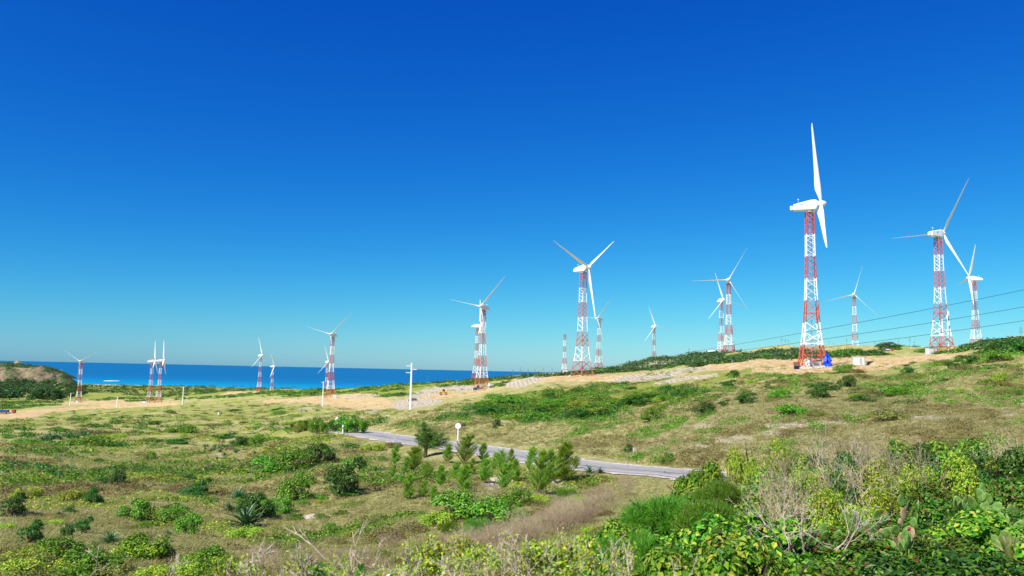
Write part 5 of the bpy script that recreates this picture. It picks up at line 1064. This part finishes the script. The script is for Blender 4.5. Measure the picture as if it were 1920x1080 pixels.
def pear(label, px, py, d, n=9, dead=.15, fruit=1, seed=0, sc=1.0):
    """topmost pad reaches photo row py"""
    rs = random.Random(seed); top = gtop(px, py, d); g = gp(px, d); H_ = top.z-g.z; t = thing('prickly_pear', label, 'cactus', g, 0)
    pads = []; base = [Vector((rs.gauss(0,.1), rs.gauss(0,.08), -.05)) for _ in range(2)]; z = [(b, Euler((rs.uniform(-.25,.25), rs.uniform(-.3,.3), rs.uniform(-.6,.6)))) for b in base]
    lv = max(2, round(H_/(.0145*d*sc))); k = 0
    cur = z
    for l_ in range(lv):
        nx = []
        for b, e in cur:
            M3 = e.to_matrix(); s_ = sc*.055*d*rs.uniform(.85, 1.15); dd = rs.random() < dead
            o = ob('pad', PAD[2 if dd else rs.choice((0, 1))], t, b, e, s_); k += 1
            tip = b+M3 @ Vector((0, 0, .25*s_)); m_ = 2 if rs.random() < (.75 if l_ > 0 else .5) else 1
            if l_ == lv-1:
                if fruit and rs.random() < .5: ob('fruit', FRT, t, b+M3 @ Vector((rs.uniform(-.04,.04)*s_, 0, .262*s_)), e, .8)
                continue
            for q_ in range(m_):
                off = Vector(((rs.uniform(-.05,.05) if m_ == 1 else (-.065, .065)[q_])*s_, 0, -.03*s_)); nx.append((tip+M3 @ off, Euler((e.x*.6+rs.uniform(-.3,.3), e.y*.5+(rs.uniform(-.35,.35) if m_ == 1 else (-.6, .55)[q_]*rs.uniform(.6, 1.2)), e.z+rs.uniform(-.7,.7)))))
        rs.shuffle(nx); cur = nx[:6]
    return t
for i, (px, py, d, lb, sc, dead) in enumerate((
 (1542,925,9.8,'prickly pear with pale lit pads at the left end of the cactus row',1.0,.1),
 (1618,905,10.5,'prickly pear with dark green pads beside the dry bush',1.1,.05),
 (1655,888,11.2,'tallest prickly pear with dried tan pads on its trunk',1.15,.35),
 (1645,935,9.6,'prickly pear with round yellowish pads in the middle of the row',1.0,.15),
 (1690,962,8.8,'prickly pear low in the dark hollow, dry tan pads among green',1.05,.25),
 (1752,990,8.2,'small prickly pear above the bottom edge, right of the dark hollow',1.0,.05),
 (1845,925,9.6,'prickly pear with large green pads near the right edge, dead pads below',1.2,.2),
 (1888,960,9.0,'prickly pear with the darkest broad pads at the right edge',1.25,.1),
 (1818,900,11.5,'prickly pear with slim pads rising out of the dark leaves on the right',1.1,.05),
 (1862,880,12.5,'prickly pear half hidden in leaves at the right edge, upper one',1.1,.0),
 (1345,1010,7.8,'prickly pear with slim dusty pads at the bottom of the broad-leaved mass',1.0,.1),
 (1495,1010,8.2,'prickly pear with one long pad below the bleached branches',1.15,.2),
 (1620,1040,7.4,'prickly pear cut by the bottom edge of the photo',1.0,.1))): pear(lb, px, py, d, dead=dead, seed=20+i, sc=sc, fruit=i in (0, 4, 10, 12))
# ---------------------------------------------------------------- bleached branches and near twigs
def dead_branches(name, label, base, n, l, w_, k, spread, up_, seed, tilt=(0, 0), mt=None, leaves=None):
    random.seed(seed); t = thing(name, label, 'branch' if leaves is None else 'twigs', base)
    for i in range(n):
        mb = MB(); branch_tube(mb, (random.gauss(0, .06), random.gauss(0, .04), 0), (tilt[0]+random.gauss(0, .45), tilt[1]+random.gauss(0, .3), 1), l*random.uniform(.7, 1.1), w_, k, spread, up_, .0022); mb.build('branch', mt or M_branch, t)
        if leaves:
            vs = np.array(mb.v); C = vs[rng.choice(len(vs), leaves[1])]+rng.normal(size=(leaves[1], 3))*.02; C = C[C[:, 2] > vs[:, 2].max()*.35]; Nn = unit(len(C))*.8+np.array([0, -.3, .6]); Nn /= np.linalg.norm(Nn, axis=1, keepdims=True)
            V, Q = leaf_quads(C, Nn, leaves[2]*(.6+.8*rng.random(len(C))), leaves[2]*.6); ob('leaves', mesh_np('leaves', V, Q, (leaves[0],)), t)
    return t
for i, (px, py, d, n, l, w_, tl, lb) in enumerate((
 (1500,1000,8.6,4,.30,.012,(-.9,-.2),'curved bleached branches spreading left in front of the dark hollow'),
 (1460,950,9.5,5,.28,.007,(-.3,0),'tangle of thin bleached twigs above the curved branches'),
 (1570,985,8.6,4,.30,.007,(.8,0),'thin bare twigs arching right over the dark hollow'),
 (1600,900,13,4,.4,.008,(0,0),'upright pale twigs in front of the brown hillside'),
 (1555,870,14,3,.42,.008,(-.7,0),'pale arching twig left of the upright ones before the brown hillside'))):
    p = gtop(px, py+45, d); dead_branches('dead_branch', lb, p, n, l, w_, 4, .5, .1, 300+i, tl)
NEARTW = [(px, 1104 if px > 780 else 1128, 4.3+.5*((i*7) % 3), 5, .10+.012*((i*5) % 4), .0042, 3, (.35*((i*3) % 3-1), 0), 'cream-coloured forked twigs of the strip along the bottom edge', (M_yell, 30, .02)) for i, px in enumerate(range(470, 1190, 34))]
for i, (px, py, d, n, l, w_, k, tl, lb, lv) in enumerate(NEARTW+list((
 (829,1085,4.6,1,.13,.016,0,(0,0),'thick sawn-off bleached stub at the bottom centre',None),
 (820,1090,4.8,6,.105,.005,3,(-.2,0),'bleached twigs with yellow-green leaves around the sawn stub',(M_yell,170,.026)),
 (900,1095,4.6,5,.095,.0045,3,(.1,0),'forked bleached twigs right of the sawn stub',(M_yell,70,.024)),
 (985,1095,4.4,6,.095,.0045,3,(.3,0),'bleached twigs reaching up right at the bottom centre',(M_yell,110,.026)),
 (1060,1100,4.4,6,.11,.004,3,(.7,0),'bleached twigs slanting right over bright leaves at the bottom',(M_yell,200,.028)),
 (640,1080,4.6,1,.2,.004,2,(.15,0),'slender curved bare twig rising above the sprigs',None),
 (610,1050,4.9,1,.22,.003,2,(-.2,0),'thin dark bare twig arching left of the slender curved one',None),
 (700,1085,4.8,2,.12,.0028,3,(0,0),'fine grey bare twigs right of the slender curved one',None),
 (545,1100,4.4,2,.12,.0035,3,(.1,0),'pair of grey bare twigs left of the glossy sprigs',None),
 (412,1110,4.4,2,.15,.0035,3,(-.05,0),'tall grey bare twigs at the bottom left',None),
 (330,1110,4.6,2,.13,.003,3,(-.1,0),'thin grey bare twigs crossing before the dome shrubs',None),
 (140,1100,4.8,1,.10,.003,3,(.1,0),'faint grey twigs near the lower left corner',None),
 (1290,1100,5.2,2,.13,.004,2,(.2,0),'thin brown twig standing up in the broad-leaved mass',None),
 (1140,1090,5.0,3,.11,.0035,3,(.2,0),'pale twigs at the lower left of the feathery mound',None)))):
    p = gtop(px, py, d); q_ = dead_branches('bare_twigs', lb, p, n, l, w_, k, .38, .3, 400+i, tl, leaves=lv)
    if i < len(NEARTW): q_['group'] = 'forked twigs along the bottom edge'
random.seed(99)
# glossy sprigs close to the lens
def bigleaf(n):
    V, Q = [], []
    for c, u, v, nn, s_ in n:
        b = len(V)
        for i, w_ in enumerate((0, .72, 1, .8, 0)):
            for j in (-1, 0, 1): V.append(tuple(c+u*s_*(i/4)+v*s_*.30*w_*j+nn*s_*(.10*abs(j)*w_-.10*(i/4)**2)))
        for i in range(4):
            for j in range(2): q = b+3*i+j; Q.append((q, q+1, q+4, q+3))
    return mesh_np('leaves', V, Q, (M_gl,), True)
M_gl = leafmat('leaf_glossy_close', [(.03,.15,.008), (.06,.24,.012), (.16,.38,.02), (.30,.45,.04), (.05,.2,.01)], .35, .25, .6)
M_glr = leafmat('leaf_red_close', [(.35,.03,.01), (.5,.10,.02), (.10,.22,.02), (.06,.2,.01)], .35, .3, .5)
def sprig(label, px, py, d, n, l, nl, s_, seed, red=False):
    random.seed(seed); base = gtop(px, py, d); t = thing('leafy_sprig', label, 'sprig', base)
    mb = MB(); lv = []
    for i in range(n):
        a = random.uniform(0, 6.28); dr = Vector((math.cos(a)*.8, math.sin(a)*.5, .8)).normalized(); st = Vector((0, 0, -.5)); p0 = Vector((random.gauss(0, .03), random.gauss(0, .03), -.25)); pts = [p0, p0+dr*l*.5+Vector((0, 0, .05)), p0+dr*l]
        mb.tube(pts, [.006, .004, .002], 5, False)
        for k in range(nl):
            f_ = .3+.7*k/nl; c = pts[0].lerp(pts[2], f_)+Vector((0, 0, .03)); u = (dr*.5+Vector((random.gauss(0,1), random.gauss(0,1), random.gauss(.3,.5)))).normalized(); nn = (Vector((random.gauss(0,.4), -.3, 1))).normalized(); v = nn.cross(u).normalized(); nn = u.cross(v)
            lv.append((c, u, v, nn, s_*random.uniform(.7, 1.2)))
    mb.build('stem', M_bark, t); g = bigleaf(lv)
    if red: g.materials.clear(); g.materials.append(M_glr)
    ob('leaves', g, t)
for a in (('glossy leafy sprig at the bottom centre-left, the one with the largest leaves',640,1035,4.4,7,0.182,8,0.046,1),('glossy leafy sprig right of the one with the largest leaves',695,1040,4.7,6,0.168,8,0.040,2),('low glossy sprig at the bottom left of centre',570,1075,4.4,6,0.154,7,0.043,3),('glossy sprig at the bottom, cut by the lower edge',470,1085,4.4,6,0.140,7,0.040,4),('bright sprig with big leaves low among the bleached twigs',855,1070,4.6,5,0.126,7,0.037,5),('small sprig with red leaves at the bottom beside the sawn stub',862,1085,4.5,4,0.105,6,0.031,6,True),('small sprig with red tipped leaves in the bottom centre',925,1080,4.6,4,0.105,6,0.031,7,True),('bright leafy sprig under the slanting twigs',1040,1075,4.6,8,0.182,9,0.037,8),('bright leafy sprig left of the feathery mound at the bottom',1110,1078,5.0,8,0.182,9,0.037,9),('glossy sprig at the bottom among twigs, right of centre-left',760,1085,4.6,6,0.140,7,0.037,10)): sprig(*a)
random.seed(123)
# ---------------------------------------------------------------- middle ground in front: dense bushes and dry swath on the near slope
def mid(kind, px, py, wpx, lb, fl=1.0, gr=None): return bush(kind, px, py, wpx, lb, gr, fl)
KIND['fern'] = (FG_fern, ''); KIND['twig'] = (FG_twig, '')
for a in (('green',860,975,120,'wide leafy green shrub in the middle of the near slope, left half'),('green',930,985,110,'wide leafy green shrub in the middle of the near slope, right half'),('yell',820,985,80,'yellowish leafy shrub at the left foot of the wide green pair'),('green',965,948,66,'rounded glossy shrub below the sapling grove, right of the sandy clearing'),('yell',1080,950,50,'yellow-green shrub by the dry swath below the tallest sapling'),
 ('fern',893,1000,58,'bright moss-green mound below the wide green pair, the right one of two'),('fern',845,1002,52,'bright moss-green mound below the wide green pair, the left one of two'),('fern',962,982,34,'small bright moss-green mound right of the wide green pair'),('fern',1062,935,42,'bright moss-green mound near the dry swath'),('fern',570,1002,20,'small bright green mound below the pinkish boulder'),
 ('brown',720,1015,90,'reddish brown leafy shrub at the bottom centre-left'),('brown',770,1000,70,'brown shrub between the reddish one and the moss-green mounds'),('green',620,1000,36,'low green shrub beneath the pinkish boulder'),('olive',690,985,50,'dusty olive shrub on the near slope below the big windswept shrub'),('yell',660,1010,40,'pale yellowish low shrub at the bottom centre-left')): mid(*a)
for i in range(58):
    f_ = random.random(); px = 1170-270*f_+random.gauss(0, 20); py = 930+125*f_+random.gauss(0, 10); p = at(px, py)
    if math.isnan(p.x): continue
    s_ = random.uniform(.5, .85); put('dry_bush', 'grey-brown dry bush in the diagonal dry swath below the road', 'dry bush', [('twigs', FG_twig[i % 3])], p, None, (s_, s_, s_*random.uniform(.9, 1.4)), 'dry bushes of the diagonal swath')
for i in range(26):
    px = random.uniform(930, 1150); py = random.uniform(935, 1010); p = at(px, py); s_ = random.uniform(.4, .8); g = random.choice(KIND[random.choice(('olive', 'brown', 'yell'))][0]); put('shrub', 'low dusty shrub between the sapling grove and the dry swath', 'shrub', [('foliage', g)], p, None, (s_, s_, s_*.7), 'dusty shrubs above the dry swath')
for i in range(44):
    px = random.uniform(-20, 420); py = random.uniform(1040, 1105) if px < 300 else random.uniform(1062, 1105); p = at(px, min(py, 1100)); s_ = random.uniform(.6, 1.0); g = random.choice(KIND[random.choice(('yell', 'yell', 'green', 'olive', 'brown'))][0]); put('belt_bush', 'yellow-green bush of the dense belt along the bottom left edge', 'bush', [('foliage', g)], p, None, (s_, s_, s_*.8), 'shrubs of the bottom left belt')
for i in range(64):
    px = random.uniform(420, 1080); py = random.uniform(1015, 1105); p = at(px, py); s_ = random.uniform(.35, .7); k = random.choice(('brown', 'olive', 'twig', 'twig', 'twig', 'olive')); put('shrub' if k != 'twig' else 'dry_bush', 'low dry shrub in the strip behind the near twigs at the bottom', 'shrub' if k != 'twig' else 'dry bush', [('foliage' if k != 'twig' else 'twigs', random.choice(KIND[k][0]))], p, None, (s_, s_, s_*.8), 'low dry shrubs along the bottom')
for i, (px, py, wd, k) in enumerate(((750,905,36,'green'),(832,905,34,'yell'),(868,915,36,'olive'),(715,865,26,'green'),(700,845,50,'yell'),(735,840,40,'olive'),(985,905,40,'brown'),(1010,915,30,'yell'),(1030,880,30,'brown'),(900,880,30,'yell'),(1070,890,30,'yell'),(770,925,30,'brown'),(955,880,26,'green'),(645,812,44,'green'),(668,813,40,'green'),(630,810,40,'dark'),(595,815,36,'green'),(560,812,30,'olive'))):
    bush(k, px, py, wd, 'low shrub growing between the saplings of the roadside grove' if i < 13 else 'low shrub at the foot of the thicket left of the road', 'low shrubs between the saplings' if i < 13 else 'low shrubs of the thicket left of the road', .8 if i < 13 else 1.7)
P = scatter([(900,1080),(1150,900),(1290,890),(1290,1080)], 5000, 0); P = P[P[:, 1] < 70]
cover('near_dry_grass', P, .3*(.5+rng.random(len(P))), 8, M_grass, .07, kind='tuft')

# ---------------------------------------------------------------- labels that say which one, by colour, size and the nearest landmark
COLW = {'leaf_green': 'green', 'leaf_dark_green': 'dark green', 'leaf_yellow_green': 'yellow-green', 'dry_brown_leaves': 'brown', 'leaf_olive': 'olive', 'leaf_glossy_broad': 'glossy green', 'leaf_dark_reddish': 'reddish-green', 'dry_twigs': 'grey-brown', 'leaf_casuarina_needles': 'feathery', 'leaf_feathery_bright': 'bright green', 'agave_leaf': 'blue-green', 'leaf_far_casuarina': 'dark', 'stalk_green': 'faint', 'bleached_branch': 'cream'}
LM = [(460,985,'the largest agave'),(207,1018,'the wide bottom-left agave'),(645,925,'the lone windswept shrub'),(560,880,'the long green hummock'),(447,838,'the ragged dark shrub'),(120,880,'the two flower stalks'),(120,820,'the agave rows'),(13,775,'the flatbed truck'),(131,760,'the leftmost power pole'),(290,755,'the two neighbouring turbines'),(147,752,'the leftmost turbine'),(9,730,'the white house in the wood'),(90,716,'the tiny red-roofed hut'),(125,714,'the headland tip'),(30,750,'the wood edge above the truck'),(80,752,'the middle of the wood edge'),(1058,700,'the bare lattice tower'),(1604,655,'the wide-Y ridge turbine'),(1462,650,'the green crest mound'),(975,700,'the shore slope crest'),(342,758,'the pole right of the twin turbines'),(604,760,'the pole by the clearing'),(769,768,'the tall white power pole'),(631,790,'the small warning sign'),(797,850,'the windswept casuarina tree'),(858,812,'the round road sign'),(1007,920,'the dark-centred sapling'),(1065,900,'the tallest sapling'),(931,903,'the sandy clearing'),(893,995,'the right moss-green mound'),(586,968,'the flat pinkish boulder'),(1187,848,'the pale road-bank boulder'),(1280,880,'the right end of the road'),(903,735,'the orange pad turbine'),(1091,705,'the tall middle turbine'),(1250,705,'the stepped pale bank'),(1360,668,'the ridge turbine pair'),(1523,690,'the largest turbine'),(1611,690,'the lone white cabin'),(1766,661,'the antenna mast turbine'),(1831,655,'the rightmost turbine'),(1483,778,'the wide green hillside shrub'),(1666,785,'the wide olive shrub'),(1400,755,'the hillside shrub row'),(1905,670,'the ridge at the right edge'),(1910,770,'the brown slope at the right edge'),(1422,845,'the tall yellow-green shrub'),(1190,1030,'the lowest feathery mound'),(1243,950,'the upper feathery mound'),(1345,965,'the right feathery mound'),(1500,1000,'the curved bleached branches'),(1655,910,'the tallest prickly pear'),(1888,980,'the broadest prickly pear'),(1752,1010,'the smallest prickly pear'),(1745,850,'the bright rounded thicket top'),(1620,1070,'the prickly pear at the bottom edge'),(1900,1075,'the bottom right corner'),(829,1050,'the sawn-off stub'),(640,1050,'the largest glossy sprig'),(985,1060,'the bottom centre twigs'),(412,1040,'the tall bottom-left twigs'),(20,1070,'the bottom left corner'),(322,985,'the twin dome shrubs'),(1110,1070,'the leafy sprig at the bottom')]
bpy.context.view_layer.update()
from collections import defaultdict
BY = defaultdict(list); SHORT = {'shrub': 'shrub', 'bush': 'bush', 'dry bush': 'dry bush', 'sapling': 'casuarina sapling', 'agave': 'agave', 'twigs': 'forked twigs', 'tree': 'casuarina', 'flower stalk': 'agave flower stalk'}
for o in COL.objects:
    if o.parent is None and o.get('group') and o.get('category') in SHORT: BY[o['group']].append(o)
seen = defaultdict(list)
for gname, L_ in BY.items():
    ss = sorted(o.scale[2]*o.scale[0] for o in L_); lo, hi = ss[len(ss)//3], ss[(2*len(ss))//3]
    for o in L_:
        g = o.data or next(c.data for c in o.children if c.data); cw = COLW.get(g.materials[0].name, ''); v = o.scale[2]*o.scale[0]; sz = 'short' if v < lo and o['category'] in ('tree', 'sapling') else 'tall' if v > hi and o['category'] in ('tree', 'sapling') else 'small' if v < lo else ('large' if v > hi else 'mid-sized')
        if ss[0] == ss[-1]: sz = ''
        p = proj(np.array([o.location]))[0]; c = sorted(LM, key=lambda m: (m[0]-p[0])**2+(1.6*(m[1]-p[1]))**2)[:8]; opts = []
        for m in c:
            dx, dy = p[0]-m[0], 1.6*(p[1]-m[1]); r_ = math.hypot(dx, dy); vert = 'below' if dy > 0 else 'above'; hor = 'right of' if dx > 0 else 'left of'
            dr = ('just ' if r_ < 35 else ('well ' if r_ > 110 else ''))+(vert+' and '+hor if .45 < abs(dx)/(abs(dy)+1e-6) < 2.2 else (hor if abs(dx) > abs(dy) else vert))
            far_ = ('front-row' if o.location.y < 1300 else ('back-row' if o.location.y > 1600 else 'middle-row')) if o['category'] == 'tree' else ''
            opts.append(' '.join(f"{far_} {sz} {cw} {SHORT[o['category']]} {dr} {m[2]}".split()))
        pick = next((q for q in opts if not seen[q] and 4 <= len(q.split()) <= 16), None)
        if pick is None: pick = next((q for q in opts if all(x.get('group') == gname for x in seen[q])), opts[0])
        seen[pick].append(o); o['label'] = pick
